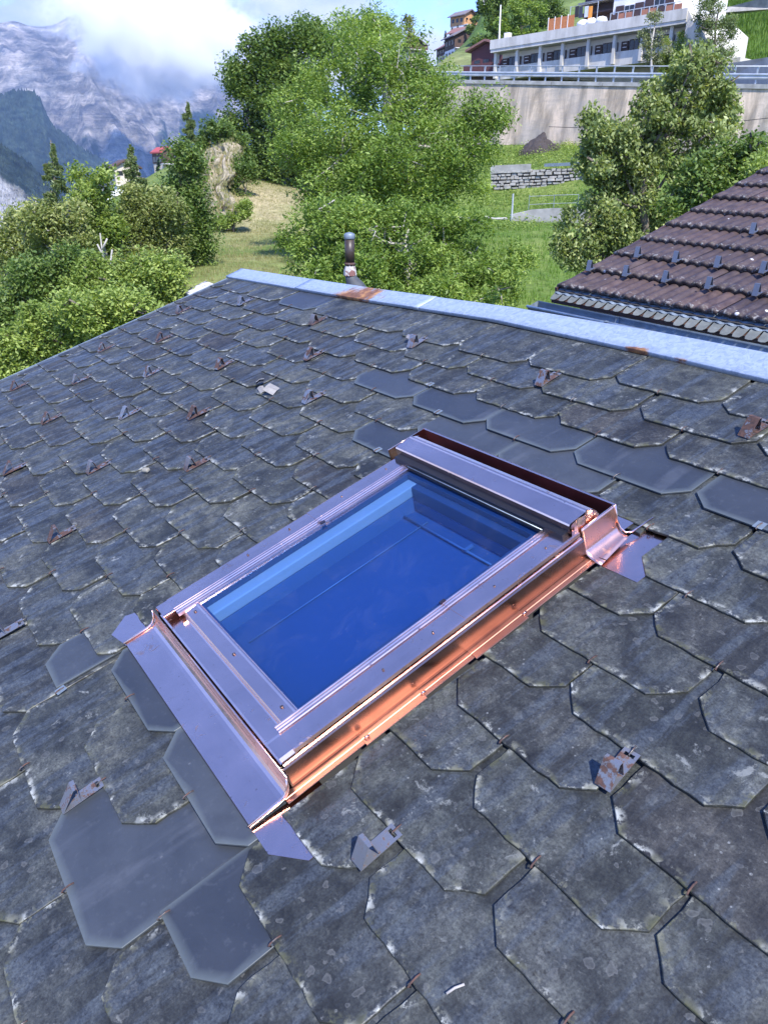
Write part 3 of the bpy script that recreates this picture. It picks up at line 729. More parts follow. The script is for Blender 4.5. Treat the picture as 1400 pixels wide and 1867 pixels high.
# upper gutter flashing: upstand box round the hood
bx0, bx1, by0, by1, bh = -1.937, -1.1225, 1.081, 1.212, .098
sk(MB().box((bx0, by1-.0012, -.005), (bx1, by1, bh)), 'back_upstand', simple('red_reflect_copper', (.22, .04, .03), .4, .3, .2, 10, .1), label='dark red back upstand of the copper gutter flashing')  # dark red reflection of the hood put into the upstand's colour
sk(MB().extrude([(by1-.004, bh-.001), (by1, bh+.0012), (by1+.004, bh-.001)], bx0, bx1, 0, .001), 'upstand_hem', M_CU)
sk(MB().box((bx0, by0-.03, .02), (bx0+.0012, by1, bh)), 'side_upstand', M_CU)
# right side upstand with a flared foot
G = np.zeros((14, 12, 3))
for a in range(14):
    v = by0-.001+(by1-by0+.001)*a/13
    for b in range(12):
        t = b/11
        if t < .55: x = bx1+.0012*t; z = bh - (bh-.030)*(t/.55)
        else:
            q = (t-.55)/.45; x = bx1+.001+(1-math.cos(q*math.pi/2))*.022+q*q*.03*(1-a/13*.6); z = .030*(1-math.sin(q*math.pi/2)) + .0035
        G[a, b] = (x+1.505, v-.145, z)
m_ = gridmesh('side_upstand', G); o = obj('side_upstand', m_, M_CU_FOOT, sky_t); s_ = o.modifiers.new('s', 'SOLIDIFY'); s_.thickness = .0012
sk(MB().tube([(bx1, by0, bh), (bx1, by1, bh)], .0018, 6), 'upstand_hem', M_CU, smooth=True)
sk(MB().tube([(bx0+.0006, by0-.03, bh), (bx0+.0006, by1, bh)], .0018, 6), 'upstand_hem', M_CU, smooth=True)
sk(MB().tube([(bx1+.001, by1-.001, bh), (bx1+.001, by1, .045), (bx1+.008, by1+.002, .022), (bx1+.022, by1+.004, .010), (bx1+.03, by1+.02, .006), (bx1+.035, by1+.10, .004)], .0026, 7), 'folded_seam', M_CU, smooth=True)
flat([(u_, v_, zr13(v_, .979)) for u_, v_ in ((bx1+.020, 1.086), (-.965, 1.089), (-.965, 1.30), (bx1+.020, 1.30))], 0, 0, 'gutter_flange', th=.0006)
flat([(-1.94, 1.213, .001), (-1.12, 1.213, .001), (-1.12, 1.30, -.004), (-1.94, 1.30, -.004)], 0, 0, 'back_flange')
sk(MB().tube([(-1.10, 1.098, .0065), (-1.085, 1.101, .0062), (-1.07, 1.103, .0055)], .0013, 5), 'sheet_tab', M_CU_DARK)
# hood (top casing)
hl, hr = -1.882, -1.132
hp = [(1.052, .098), (1.0505, .1235), (1.0535, .1275), (1.060, .1290), (1.105, .1300), (1.1120, .1305), (1.1150, .1335), (1.1190, .1345), (1.1225, .1315), (1.1245, .1285), (1.140, .1225), (1.152, .1100), (1.156, .1000), (1.156, .060)]
sk(MB().extrude(hp, hl, hr, 0, .0014), 'hood', M_CU)
# crumpled hood end, right
G = np.zeros((10, 16, 3))
for a in range(10):
    for b in range(16):
        t = b/15; z = .062+(.1235-.062)*a/9; v = 1.053+.100*t; 
        if a == 9: z = float(np.interp(v, [1.05, 1.11, 1.12, 1.14, 1.155], [.126, .1285, .132, .121, .10]))
        z = min(z, float(np.interp(v, [1.05, 1.11, 1.12, 1.14, 1.155], [.126, .1285, .132, .121, .10])))
        G[a, b] = (hr+.003+.004*(fbm(v*60, z*30, o=2, s=4)-.5)*2+1.505, v-.145, z)
o = obj('hood_end', gridmesh('hood_end', G, False), M_CU, sky_t)
sk(MB().box((hl-.001, 1.053, .066), (hl+.001, 1.150, .120)), 'hood_end', M_CU)
# dark gasket and glazing strip under the hood
sk(MB().box((-1.870, 1.030, .070), (-1.140, 1.056, .104)), 'top_gasket', M_BLACK)
sk(MB().box((-1.795, 1.024, .082), (-1.214, 1.0305, .0905)), 'glazing_strip', M_BLACK)
sk(MB().tube([(-1.80, 1.0285, .0925), (-1.21, 1.0285, .0925)], .0016, 6), 'strip_trim', M_ZN_L, smooth=True)
# pane: blue-tinted glazing
t = NT('blue_glass'); g1 = t.n('BsdfGlossy'); g1.inputs['Roughness'].default_value = .015; g1.inputs['Color'].default_value = (.9, .95, 1, 1)
tr = t.n('BsdfTransparent'); tr.inputs[0].default_value = (.30, .55, .95, 1)
fr = t.n('Fresnel'); fr.inputs[0].default_value = 1.6; ge = t.n('NewGeometry')
fm = t.math('MULTIPLY', fr.outputs[0], t.math('SUBTRACT', 1.0, ge.outputs['Backfacing']), True)
mx = t.n('MixShader'); t.l(fm, mx.inputs[0]); t.l(tr.outputs[0], mx.inputs[1]); t.l(g1.outputs[0], mx.inputs[2])
v = t.coord('Object'); sm_ = t.math('MULTIPLY', t.mr(t.noise(v, 9, 5, .65, .6), .52, .75, 0, .02), 1.0); sm_ = t.math('ADD', sm_, t.mr(t.noise(v, 160, 2, .5), .70, .74, 0, .10))
df = t.n('BsdfDiffuse'); df.inputs[0].default_value = (.5, .52, .55, 1); m2 = t.n('MixShader'); t.l(sm_, m2.inputs[0]); t.l(mx.outputs[0], m2.inputs[1]); t.l(df.outputs[0], m2.inputs[2])
t.l(m2.outputs[0], t.out.inputs[0]); M_GLASS = t.m
sk(MB().add([(-1.800, .246, .0800), (-1.212, .246, .0800), (-1.212, 1.032, .0800), (-1.800, 1.032, .0800)], [(0, 1, 2, 3)]), 'glass_pane', M_GLASS)
# inside: sash frame, ledge, shaft and a blue sheet added in place of film on the glass
M_SASH = simple('grey_white_sash', (.62, .42, .30), .4, 0, .05, 3, 0)
M_RAILB = simple('blue_grey_rail', (.14, .16, .20), .4, 0, .05, 3, 0); M_SHAFT = simple('shaft_lining', (.10, .13, .18), .7, 0, .1, 3, 0)
M_FILM = simple('blue_film', (.046, .076, .130), .55, 0, .05, 3, 0)
M_DKBLUE = simple('spacer', (.05, .06, .08), .4, 0, .1, 3, 0)
fr_ = MB()
fr_.box((-1.800, .246, .060), (-1.782, 1.032, .0785)); fr_.box((-1.232, .246, .060), (-1.212, 1.032, .0785))
fr_.box((-1.782, .246, .060), (-1.232, .258, .0785)); fr_.box((-1.782, 1.010, .060), (-1.232, 1.032, .0785))
sk(fr_, 'pane_spacer', M_DKBLUE)
fr_ = MB(); fr_.box((-1.800, .246, .022), (-1.740, 1.032, .0595)); sk(fr_, 'inner_sash', M_SASH, bev=.004)
fr_ = MB(); fr_.box((-1.740, .985, .000), (-1.214, 1.032, .0595)); sk(fr_, 'inner_sash', M_DKBLUE, bev=.004)
fr_ = MB(); fr_.box((-1.740, .246, -.031), (-1.212, .98, -.028)); sk(fr_, 'blue_film', M_FILM)
sk(MB().tube([(-1.648, .30, -.022), (-1.648, .955, -.022)], .0022, 8), 'inner_rail', M_RAILB, smooth=True)
sk(MB().tube([(-1.735, .930, -.02), (-1.275, .930, -.02)], .0035, 8), 'handle_bar', M_RAILB, smooth=True)
sk(MB().box((-1.44, .925, -.02), (-1.43, .955, -.012)), 'handle_bar', M_RAILB)
fr_ = MB()
for a, b in (((-1.80, .24, -.034), (-1.74, 1.04, .021)), ((-1.212, .24, -.034), (-1.205, 1.04, .029)), ((-1.74, .24, -.034), (-1.21, .246, .029)), ((-1.74, .98, -.034), (-1.27, 1.04, .009))): fr_.box(a, b)
sk(fr_, 'shaft_lining', M_SHAFT)
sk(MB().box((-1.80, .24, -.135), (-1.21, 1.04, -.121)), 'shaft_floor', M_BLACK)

# loose bits on the roof
rk = MB(); rk.box((-.016, -.011, -.002), (.016, .011, .014)); o = tag(obj('stone', rk.mesh('stone'), simple('pale_stone', (.22, .21, .17), .9, 0, .3, 30)), 'small rounded stone lying on a slate left of the skylight', 'stone')
uu, vv = px2roof(268, 860); o.matrix_world = MR @ Matrix.Translation((uu, vv, .002)) @ Matrix.Rotation(.5, 4, 'Z'); bevel(o, .006, 3)
def loose_plate(px, py, rz, ry, sx, sy, name, label, mat, cat='metal scrap', lift=.012):
    m_ = MB(); m_.extrude([(-sy/2, 0), (0, .006), (sy/2, .001)], -sx/2, sx/2, 0, .0015); me = m_.mesh(name); vcol(me, 'clean', np.full((len(me.vertices), 3), .7))
    o = tag(obj(name, me, mat), label, cat); uu, vv = px2roof(px, py)
    o.matrix_world = MR @ Matrix.Translation((uu, vv, lift)) @ Matrix.Rotation(rz, 4, 'Z') @ Matrix.Rotation(ry, 4, 'Y'); return o
M_SCRAP = simple('dull_sheet', (.22, .21, .19), .6, .1, .2, 40)
loose_plate(497, 715, .5, .55, .055, .065, 'metal_offcut', 'pale square sheet-metal offcut propped on the slates upslope of the skylight', M_SCRAP, lift=.016)
loose_plate(477, 702, -.3, -.5, .065, .04, 'bent_metal_clip', 'rusty bent strip of sheet metal lying beside the pale square offcut', M_RUST, lift=.02)
loose_plate(478, 712, -.25, .15, .06, .03, 'metal_clip', 'small pale slotted clip under the rusty bent strip of sheet metal', M_SCRAP, lift=.004)
loose_plate(752, 620, .6, .5, .05, .04, 'bent_metal_clip', 'crumpled rusty metal clip lying in front of the ridge beside two snow guards', M_RUST, lift=.012)
tw = MB().tube([(-.016, 0, .003), (0, .001, .004), (.016, -.001, .003)], .0022, 6)
o = tag(obj('twig', tw.mesh('twig', True), simple('pale_twig', (.34, .32, .29), .8)), 'short pale splinter lying on the slates at the bottom edge', 'splinter')
uu, vv = px2roof(831, 1805); o.matrix_world = MR @ Matrix.Translation((uu, vv, .002)) @ Matrix.Rotation(1.3, 4, 'Z')
print('roof ok')

# ------------------------------------------------------------------ neighbouring house with brown concrete tiles
SCN = 5.7/8
NU = Vector((0.60570384, -0.79490421, -0.03535761)); NV = Vector((0.76482516, 0.56937696, 0.30141722)); NN = NU.cross(NV).normalized()
NO = Vector((1.86533331*SCN, 8.30647316*SCN, CAMZ-.97997767*SCN))
MN = Matrix(((NU.x, NV.x, NN.x, NO.x), (NU.y, NV.y, NN.y, NO.y), (NU.z, NV.z, NN.z, NO.z), (0, 0, 0, 1)))
nbh = thing('brown_tiled_house', 'neighbouring house whose brown concrete tile roof with metal snow stops rises at the right edge', 'house', M=Matrix.Translation((4.6, 6.6, 2.6)))
NI = nbh.matrix_world.inverted()
def nplace(name, me, mat, M, **kw): return obj(name, me, mat, nbh, NI @ M, **kw)
TWI, TEX = .333, .338
def tile_mesh(seed):
    r = random.Random(seed); nx, ny, L = 33, 7, .42
    G = np.zeros((ny, nx, 3)); E_ = np.zeros((ny, nx, 3))
    for a in range(ny):
        y = [0, .004, .014, .04, .12, .25, L][a]
        for b in range(nx):
            x = TWI*b/(nx-1); ph = (x/TWI*4) % 1.0
            prof = .5-.5*math.cos(2*math.pi*ph); prof = prof**.55
            z = .004+.017*prof
            z -= .010*math.exp(-(y/.004)) * 1.0
            if a == 0: z -= .006
            z -= y*.036/TEX*1.0
            yy = y - (.005*prof if a < 3 else 0) + r.uniform(-.0012, .0012)
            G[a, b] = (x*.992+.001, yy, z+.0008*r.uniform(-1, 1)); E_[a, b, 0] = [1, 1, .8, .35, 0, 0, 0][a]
    # front face down
    low = G[:1].copy(); low[..., 2] -= .016; low[..., 1] += .004
    G = np.concatenate([low, G]); E_ = np.concatenate([E_[:1], E_])
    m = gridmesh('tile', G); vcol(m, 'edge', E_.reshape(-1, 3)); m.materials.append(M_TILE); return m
TM = [tile_mesh(i) for i in range(6)]
rs = random.Random(21)
for row in range(9):
    for c in range(9):
        u = c*TWI + rs.uniform(-.002, .002)-.01; v = row*TEX
        M = MN @ Matrix.Translation((u, v+rs.uniform(-.003, .003), rs.uniform(-.0015, .0015))) @ Matrix.Rotation(rs.uniform(-.004, .004), 4, 'Z')
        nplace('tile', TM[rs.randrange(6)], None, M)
# board under the tiles, verge board, wall
mb = MB(); mb.box((.01, -.02, -.10), (6.5, 6.0, -.035)); nplace('roof_deck', mb.mesh('roof_deck'), M_DECK, MN)
mb = MB(); mb.box((3.0, 0, -.035), (6.5, 6.0, .018)); me = mb.mesh('tile_field'); vcol(me, 'edge', np.zeros((8, 3))); nplace('tile_field', me, M_TILE, MN, kind='stuff')
mb = MB(); mb.box((0.0, 9*TEX, -.035), (3.0, 6.0, .018)); me = mb.mesh('tile_field'); vcol(me, 'edge', np.zeros((8, 3))); nplace('tile_field', me, M_TILE, MN, kind='stuff')
mb = MB(); mb.box((-.012, -.02, -.13), (.008, 6.0, -.012)); nplace('verge_board', mb.mesh('verge_board'), M_WOOD, MN)
mb = MB(); V = []
for (u, v) in ((.12, .12), (6.2, .12), (6.2, 5.8), (.12, 5.8)):
    p = MN @ Vector((u, v, -.1)); V += [p, Vector((p.x, p.y, 2.0))]
mb.add(V, [(1, 0, 2, 3), (3, 2, 4, 5), (5, 4, 6, 7), (7, 6, 0, 1)])
obj('wall', mb.mesh('wall'), M_WHITE, nbh, NI)
# zinc eaves flashing with a scalloped lower edge, corrugated comb underneath
def scallop(z0, y0, y1, deep, n, x0=-.01, pitch=.083, teeth=None):
    mb = MB(); V = []; F = []
    for i in range(n):
        for s_ in range(6):
            x = x0+pitch*(i+s_/6); ph = s_/6
            d = deep*(.5-.5*math.cos(2*math.pi*ph))
            V += [(x, y1, z0), (x, y0-d+deep, z0-.030+.004*math.sin(2*math.pi*ph))]
    for k in range(len(V)//2-1): F.append((2*k, 2*k+1, 2*k+3, 2*k+2))
    mb.add(V, F); return mb
o = nplace('eaves_flashing', scallop(-.018, -.040, .05, .010, 36).mesh('eaves_flashing'), M_ZN, MN)
o.modifiers.new('s', 'SOLIDIFY').thickness = .0015
mb = MB()
for i in range(36):
    x0 = -.012+.083*i
    # each tongue of the eaves comb: rounded end
    pts = [(x0+.004, -.03), (x0+.006, -.075), (x0+.016, -.098), (x0+.040, -.104), (x0+.060, -.098), (x0+.072, -.075), (x0+.078, -.03)]
    if i > 12: pts = [(x, y*(1.0) if y > -.07 else y-.02) for x, y in pts]
    n0 = len(pts); V = [(x, y, -.052-.02*(-y-.03)/.07+.006*math.sin((x-x0)/.083*math.pi)) for x, y in pts]
    V += [(x, y, z-.002) for x, y, z in V]
    m1 = MB(); m1.add(V, [tuple(range(n0)), tuple(range(2*n0-1, n0-1, -1))]+[(q, n0+q, n0+(q+1) % n0, (q+1) % n0) for q in range(n0)])
    nplace('eaves_tongue', m1.mesh('eaves_tongue'), M_ZN_T, MN)
mb = MB(); mb.box((-.0, -.085, -.105), (3.6, .02, -.075)); nplace('fascia', mb.mesh('fascia'), M_WOOD, MN)
# gutter: half-round trough with rolled rim, level direction slightly below the tiles
GY, GZ, GR = -.150, -.108, .062
pr = [(GY+GR*math.cos(a), GZ+GR*math.sin(a)) for a in np.linspace(0, -math.pi, 14)]
mb = MB().extrude(pr[::-1], -.13, 3.8, 0, -.002); nplace('gutter', mb.mesh('gutter', True), M_ZN, MN)
mb = MB().tube([(-.135, GY-GR, GZ+.004), (3.8, GY-GR, GZ+.004)], .0105, 10); nplace('gutter_rim', mb.mesh('gutter_rim', True), M_ZN_L, MN)
mb = MB(); n0 = len(pr); mb.add([(-.13, y, z) for y, z in pr]+[(-.132, y, z) for y, z in pr], [tuple(range(n0)), tuple(range(2*n0-1, n0-1, -1))]); nplace('gutter_end', mb.mesh('gutter_end'), M_ZN, MN)
for x in (.62, 1.75):
    mb = MB().extrude([(y*1.0-(.002), z-.002) for y, z in pr][::-1], x-.016, x+.016, 0, -.003)
    mb.box((x-.014, GY-GR-.010, GZ-.008), (x+.014, GY-GR+.010, GZ+.015)); nplace('gutter_bracket', mb.mesh('gutter_bracket'), M_ZN, MN)
# snow stops: bent brackets hooked on alternate tiles of rows 1 and 2 and a few above
sg = MB(); w = .019
sg.extrude([(-.040, .004), (-.006, .072), (.004, .070), (.006, .010)], -w, w, 0, .003)
sg.box((-w, -.042, .001), (w, .03, .0045)); SGM = sg.mesh('snow_stop'); SGM.materials.append(M_GUARD2)
vcol(SGM, 'clean', [(1, 0, 0)]*len(SGM.vertices))
for row, us in ((1, [.072+.3345*i for i in range(9)]), (2, [.275+.3345*i-.018 for i in range(8)]), (4, [.806, 1.83])):
    for u in us:
        nplace('snow_stop', SGM, None, MN @ Matrix.Translation((u, row*TEX-.035-(0 if row < 4 else .03), .018)) @ Matrix.Rotation(rs.uniform(-.06, .06), 4, 'Z'))
print('neighbour ok')

# ------------------------------------------------------------------ far mountains
def mat_rockface(name, wood):
    t = NT(name); at = t.n('VertexColor', layer_name='col'); v = t.coord('Object')
    if wood:
        n = t.noise(v, .055, 5, .7); k = t.noise(v, .008, 5, .6)
        col = t.mix(1.0, at.outputs[0], t.ramp(n, [(.34, .45), (.66, 1.7)]), 'MULTIPLY'); col = t.mix(1.0, col, t.ramp(k, [(.3, .7), (.7, 1.3)]), 'MULTIPLY')
        return t.bsdf(col, .95, 0, n, 14, 1.0, Specular_IOR_Level=.1)
    n = t.noise(v, .009, 12, .72, .3); st = t.noise(t.coord('Object', (.35, .35, 2.4)), .010, 8, .7, .5); cr = t.n('TexVoronoi', feature='DISTANCE_TO_EDGE'); cr.inputs['Scale'].default_value = .006; t.l(v, cr.inputs[0])
    col = t.mix(1.0, at.outputs[0], t.ramp(n, [(.36, (.45, .46, .50)), (.50, (1.25, 1.2, 1.12)), (.60, (2.4, 2.2, 1.95))]), 'MULTIPLY')
    col = t.mix(1.0, col, t.ramp(st, [(.40, .65), (.60, 1.25)]), 'MULTIPLY')
    h = t.math('ADD', n, t.math('MULTIPLY', st, .7))
    return t.bsdf(col, .95, 0, h, 130, 1.0, Specular_IOR_Level=.1)
def az_grid(pxs):  # azimuth of a photo column taken on the horizon row
    return np.arctan((np.asarray(pxs, float)-PCX)/FPX/ (cp+ (PCY-338.7)/FPX*sp))
def elev_of(px, py):
    r = ray(px, py); return r[2]/math.hypot(r[0], r[1])
def mountain(name, sky_, r0, r1, e0, amp, color, nx=420, ny=200, a0=-420, a1=900, seed=3, gully=1.0, rough_=0, **props):
    xs = [p[0] for p in sky_]; es = [elev_of(*p) for p in sky_]
    pa = np.linspace(a0, a1, nx); az = az_grid(pa)
    crest = np.interp(pa, xs, es)
    crest = crest + .005*(ridged(pa/60., 0*pa, o=6, s=seed)-.55) + .0022*(rng.random(len(pa))-.5)*(name != 'rocky_mountain')
    t = np.concatenate([np.linspace(0, 1, ny-8), np.linspace(1.03, 1.4, 8)])
    A, T = np.meshgrid(az, t, indexing='ij'); C = np.broadcast_to(crest[:, None], A.shape)
    Rr = r0+(r1-r0)*T
    base = e0*r0
    prof = np.clip(T, 0, 1)**1.35
    Z = base + (C*r1-base)*prof
    Z = np.where(T > 1, C*r1-(T-1)*r1*.55, Z)
    X0 = A*r1; 
    g = ridged(X0/(900*gully)+T*.6, T*1.7, o=6, s=seed+1); g2 = ridged(X0/(260*gully)+T*1.1, T*4.3, o=5, s=seed+2)
    env = np.sin(np.clip(T, 0, 1)*math.pi)**.6
    g3 = ridged(X0/95*1.0+T*2.3, T*9, o=4, s=seed+9); Z = Z + amp*env*(g-.6) + amp*.6*env*(g2-.6) + amp*.22*env*(g3-.6)
    Rr = Rr + amp*.8*env*(fbm(X0/500, T*5, o=4, s=seed+5)-.5)
    if rough_: Z = Z + rough_*(rng.random(Z.shape)**1.5-.3)*(.4+1.2*fbm(X0/60, T*14, o=3, s=seed+20)) + rough_*5*env*(fbm(X0/120, T*6, o=4, s=seed+21)-.5)
    P = np.stack([Rr*np.sin(A), Rr*np.cos(A), Z+CAMZ], -1)
    m = gridmesh(name, P, True)
    dZ = np.gradient(Z, axis=1)/np.maximum(np.gradient(Rr, axis=1), 1)
    vcol(m, 'col', color(pa[:, None]+0*T, T, Z, X0, dZ, g, g2).reshape(-1, 3))
    o = obj(name, m, mat_rockface('far_rock_'+name, name != 'rocky_mountain')); o['kind'] = 'structure'
    for k, v in props.items(): o[k] = v
    return o
def lerp(a, b, t): t = np.clip(t, 0, 1)[..., None]; return np.array(a)*(1-t)+np.array(b)*t
def pyof(Z, T, r0, r1):  # approximate photo row of an elevation
    return 338.7-1355*(Z/(r0+(r1-r0)*T))*.93
def col_main(pa, T, Z, X0, dZ, g, g2):
    n = fbm(X0/160, T*22+X0/300, o=5, s=40); st = vnoise(X0/900+3, Z/34+X0/140*.35, s=41)
    rock = lerp((.20, .19, .185), (.42, .40, .37), (n-.3)*2.0)
    f2 = ridged(X0/70+T*2, T*38, o=4, s=48); rock = rock*(.72+.4*st[..., None]+.28*(f2[..., None]-.4))
    forest = lerp((.018, .036, .028), (.035, .058, .042), (fbm(X0/40, T*60, o=3, s=44)-.3)*2)
    py = pyof(Z, T, 2600, 5200)
    line = 235+35*(fbm(X0/260, T*2, o=3, s=45)-.5)*2 + np.interp(pa, [0, 120, 230, 330, 430], [-20, 20, 75, 10, -5])
    scree = ridged(X0/150+T*1.3, T*1.2, o=4, s=47)
    k = (py-line)/14 + (n-.5)*5 - np.clip((scree-.72)*22, 0, 7)
    return lerp(rock, (0, 0, 0), T*0) * 1 * (1-np.clip(k, 0, 1)[..., None]) + forest*np.clip(k, 0, 1)[..., None]
mountain('rocky_mountain', [(-900, 60), (-400, 110), (-200, 80), (-60, 95), (0, 62), (20, 68), (35, 60), (45, 49), (75, 44), (100, 53), (140, 52), (170, 30), (230, 15), (300, 60), (350, 118), (385, 140), (397, 136), (408, 127), (420, 142), (440, 175), (480, 215), (600, 250), (900, 290), (1700, 320)], 2600, 5200, -.13, 300, col_main, nx=900, ny=330, a0=-420, a1=1500, seed=3)
def col_forest(pa, T, Z, X0, dZ, g, g2):
    n = fbm(X0/18, T*120, o=3, s=60); m = fbm(X0/140, T*9, o=4, s=61)
    f = lerp((.012, .024, .022), (.038, .056, .042), (n-.25)*2)  # green shifted bluish to carry some of the distance haze
    k = np.clip((m-.66)*9, 0, 1); f = f*(1-k[..., None])+np.array((.24, .24, .21))*k[..., None]
    return f
mountain('forested_ridge', [(-900, 330), (-500, 260), (-250, 190), (-60, 205), (0, 192), (30, 176), (60, 168), (92, 171), (100, 182), (108, 215), (118, 232), (150, 262), (185, 288), (215, 312), (260, 345), (330, 392), (1700, 420)], 1500, 3000, -.16, 70, col_forest, nx=620, ny=240, a0=-420, a1=620, seed=13, gully=.5, rough_=11)
def col_low(pa, T, Z, X0, dZ, g, g2):
    f = col_forest(pa, T, Z, X0, dZ, g, g2)
    py = pyof(Z, T, 900, 1500)
    k = np.clip(((fbm(X0/60, T*7, o=3, s=71)-.5)*60 + (py-300-np.maximum(pa-0, 0)*1.25))/20, 0, 1)
    sc_ = np.array((.36, .36, .35))*(0.75+.5*fbm(X0/10+T*20, T*3, o=4, s=72))[..., None]
    return f*(1-k[..., None])+sc_*k[..., None]
mountain('wooded_slope', [(-900, 300), (-400, 200), (-150, 215), (0, 250), (35, 275), (65, 302), (95, 345), (130, 380), (200, 430), (1700, 450)], 800, 1500, -.22, 25, col_low, nx=520, ny=200, a0=-420, a1=480, seed=23, gully=.3, rough_=6)
# valley floor sheet reaching under everything
G = np.zeros((60, 40, 3))
for a in range(60):
    az = math.radians(-80+160*a/59)
    for b in range(40):
        r = 130*(60**(b/39)); z = -14-270*min(1, (r-130)/700)**.8; G[a, b] = (r*math.sin(az), r*math.cos(az), CAMZ+z)
m = gridmesh('valley', G); vcol(m, 'col', np.tile((.035, .055, .03), (2400, 1)))
o = obj('valley', m, mat_vertex('valley_ground')); o['kind'] = 'structure'

# ------------------------------------------------------------------ near ground: hillside meadow
WA, WB = np.array(W(842, 151, 66.0)), np.array(W(1405, 161, 50.5))       # retaining wall, top line (road edge)
wdir = (WB-WA); wdir[2] = 0; wlen = np.linalg.norm(wdir); wdir /= wlen; wn = np.array([-wdir[1], wdir[0], 0]); 
if wn[1] < 0: wn = -wn                                                   # points away from the camera
CP = [W(980, 545, 22), W(1000, 480, 28), W(1000, 402, 42), W(880, 402, 41), W(1060, 402, 40), W(1000, 347, 50.5), W(900, 347, 53), W(1060, 345, 48), W(1000, 300, 53.5), W(930, 300, 56), W(1080, 300, 50), W(1000, 268, 59.2), W(900, 262, 63), W(1090, 272, 56), W(1250, 300, 50),
      W(450, 490, 24), W(400, 500, 22), W(480, 400, 40), W(540, 330, 54), W(470, 335, 50), W(520, 318, 58), W(620, 330, 60), W(760, 290, 66), W(700, 420, 40), W(620, 520, 24), W(760, 560, 20), W(900, 560, 20),
      W(425, 300, 50), W(400, 350, 42), (-14, 60, 11.5), W(330, 480, 26), W(330, 380, 60), W(312, 306, 105), W(250, 338, 95), W(220, 370, 80), W(140, 420, 75), W(380, 305, 75), W(430, 270, 75),
      (-8, 6, 3.0), (-14, 14, 2.4), (-20, 20, 1.4), (-30, 30, -1), (-45, 40, -6), (-60, 60, -12), (-60, 100, -16), (-30, 130, -4), (0, 0, 2.2), (6, -4, 2.2), (10, 10, 2.6), (16, 20, 4.0), (28, 30, 5.8), (36, 44, 7.5), (0, 12, 2.6), (-4, -8, 1.4), (20, 0, 3.2), (-20, 0, 0), (-8, 110, 9), (10, 100, 11), (20, 85, 12), (-70, 0, -14), (-70, 150, -25), (0, 150, 0)]
CP = np.array([tuple(map(float, p)) for p in CP])
def tps_fit(P, lam=12.0):
    n = len(P); d = np.hypot(P[:, None, 0]-P[None, :, 0], P[:, None, 1]-P[None, :, 1]); K = d**2*np.log(d+1e-9)
    A = np.zeros((n+3, n+3)); A[:n, :n] = K+lam*np.eye(n); A[:n, n:] = np.c_[np.ones(n), P[:, :2]]; A[n:, :n] = A[:n, n:].T
    return np.linalg.solve(A, np.r_[P[:, 2], 0, 0, 0])
TPS = tps_fit(CP)
def ground(x, y):
    x, y = np.asarray(x, float), np.asarray(y, float); d = np.hypot(x[..., None]-CP[:, 0], y[..., None]-CP[:, 1])
    n = len(CP); return (d**2*np.log(d+1e-9))@TPS[:n]+TPS[n]+TPS[n+1]*x+TPS[n+2]*y
gx, gy = np.arange(-72, 44, .5), np.arange(-9, 150, .5)
GX, GY_ = np.meshgrid(gx, gy, indexing='ij'); GZ_ = ground(GX, GY_)
GZ_ += .10*(fbm(GX*.9, GY_*.9, o=3, s=5)-.5) + .05*(fbm(GX*3, GY_*3, o=2, s=6)-.5)
# keep the sheet in front of the retaining wall: push it down behind the wall line
dw = (GX-WA[0])*wn[0]+(GY_-WA[1])*wn[1]; al = (GX-WA[0])*wdir[0]+(GY_-WA[1])*wdir[1]
GZ_ = np.where((dw > .3) & (al > -3), np.minimum(GZ_, 9.5), GZ_)
gm = gridmesh('meadow', np.stack([GX, GY_, GZ_], -1))
n1 = fbm(GX*.16, GY_*.16, o=4, s=8); n2 = fbm(GX*.7, GY_*.7, o=3, s=9)
gcol = lerp((.075, .13, .022), (.16, .20, .05), (n1*.6+n2*.4-.3)*2.4)
# mown dry bank on the left
def blob(px, py, D, rx, ry):
    p = W(px, py, D); return np.exp(-(((GX-p[0])/rx)**2+((GY_-p[1])/ry)**2))
dry = np.clip(blob(500, 345, 52, 3.6, 6)+blob(470, 375, 44, 3.0, 5)+blob(455, 420, 36, 2.2, 4)*.45+blob(440, 480, 26, 2.6, 5)*.22+blob(400, 505, 22, 3, 5)*.2, 0, 1)
k = np.clip(dry*1.3+(n2-.5)*.9*(dry > .08), 0, 1)[..., None]; gcol = gcol*(1-k)+lerp((.21, .21, .085), (.32, .27, .155), (n1-.3)*2.5)*k
o = obj('meadow', gm, None); vcol(gm, 'col', gcol.reshape(-1, 3)); gm.materials.append(mat_vertex('grass_ground', rough=.95, scale=2.5, bump=.9, bd=.08, vary=.35)); o['kind'] = 'structure'

# grass tufts
def tufts(name, pts, h, w, mat, n_bl=5, col=None):
    """pts (n,3): little leaning blades"""
    n = len(pts); P = np.repeat(pts, n_bl, 0); m_ = len(P)
    a = rng.uniform(0, 2*math.pi, m_); lean = rng.uniform(.1, .6, m_); hh = h*rng.uniform(.5, 1.25, m_); ww = w*rng.uniform(.6, 1.3, m_)
    P = P+np.c_[rng.normal(0, h*.45, m_), rng.normal(0, h*.45, m_), np.zeros(m_)]
    dx, dy = np.cos(a), np.sin(a); px, py = -dy, dx
    V = np.empty((m_, 3, 3)); V[:, 0] = P-np.c_[px*ww, py*ww, np.full(m_, .04)]; V[:, 1] = P+np.c_[px*ww, py*ww, np.full(m_, -.04)]
    V[:, 2] = P+np.c_[dx*lean*hh, dy*lean*hh, hh]
    me = quadmesh(name, V.reshape(-1, 3), m_, 3); o = obj(name, me, mat); o['kind'] = 'stuff'; return o
M_GR = mat_leaf('meadow_grass', (.10, .19, .025), (.17, .27, .05), .35, .5, .6)
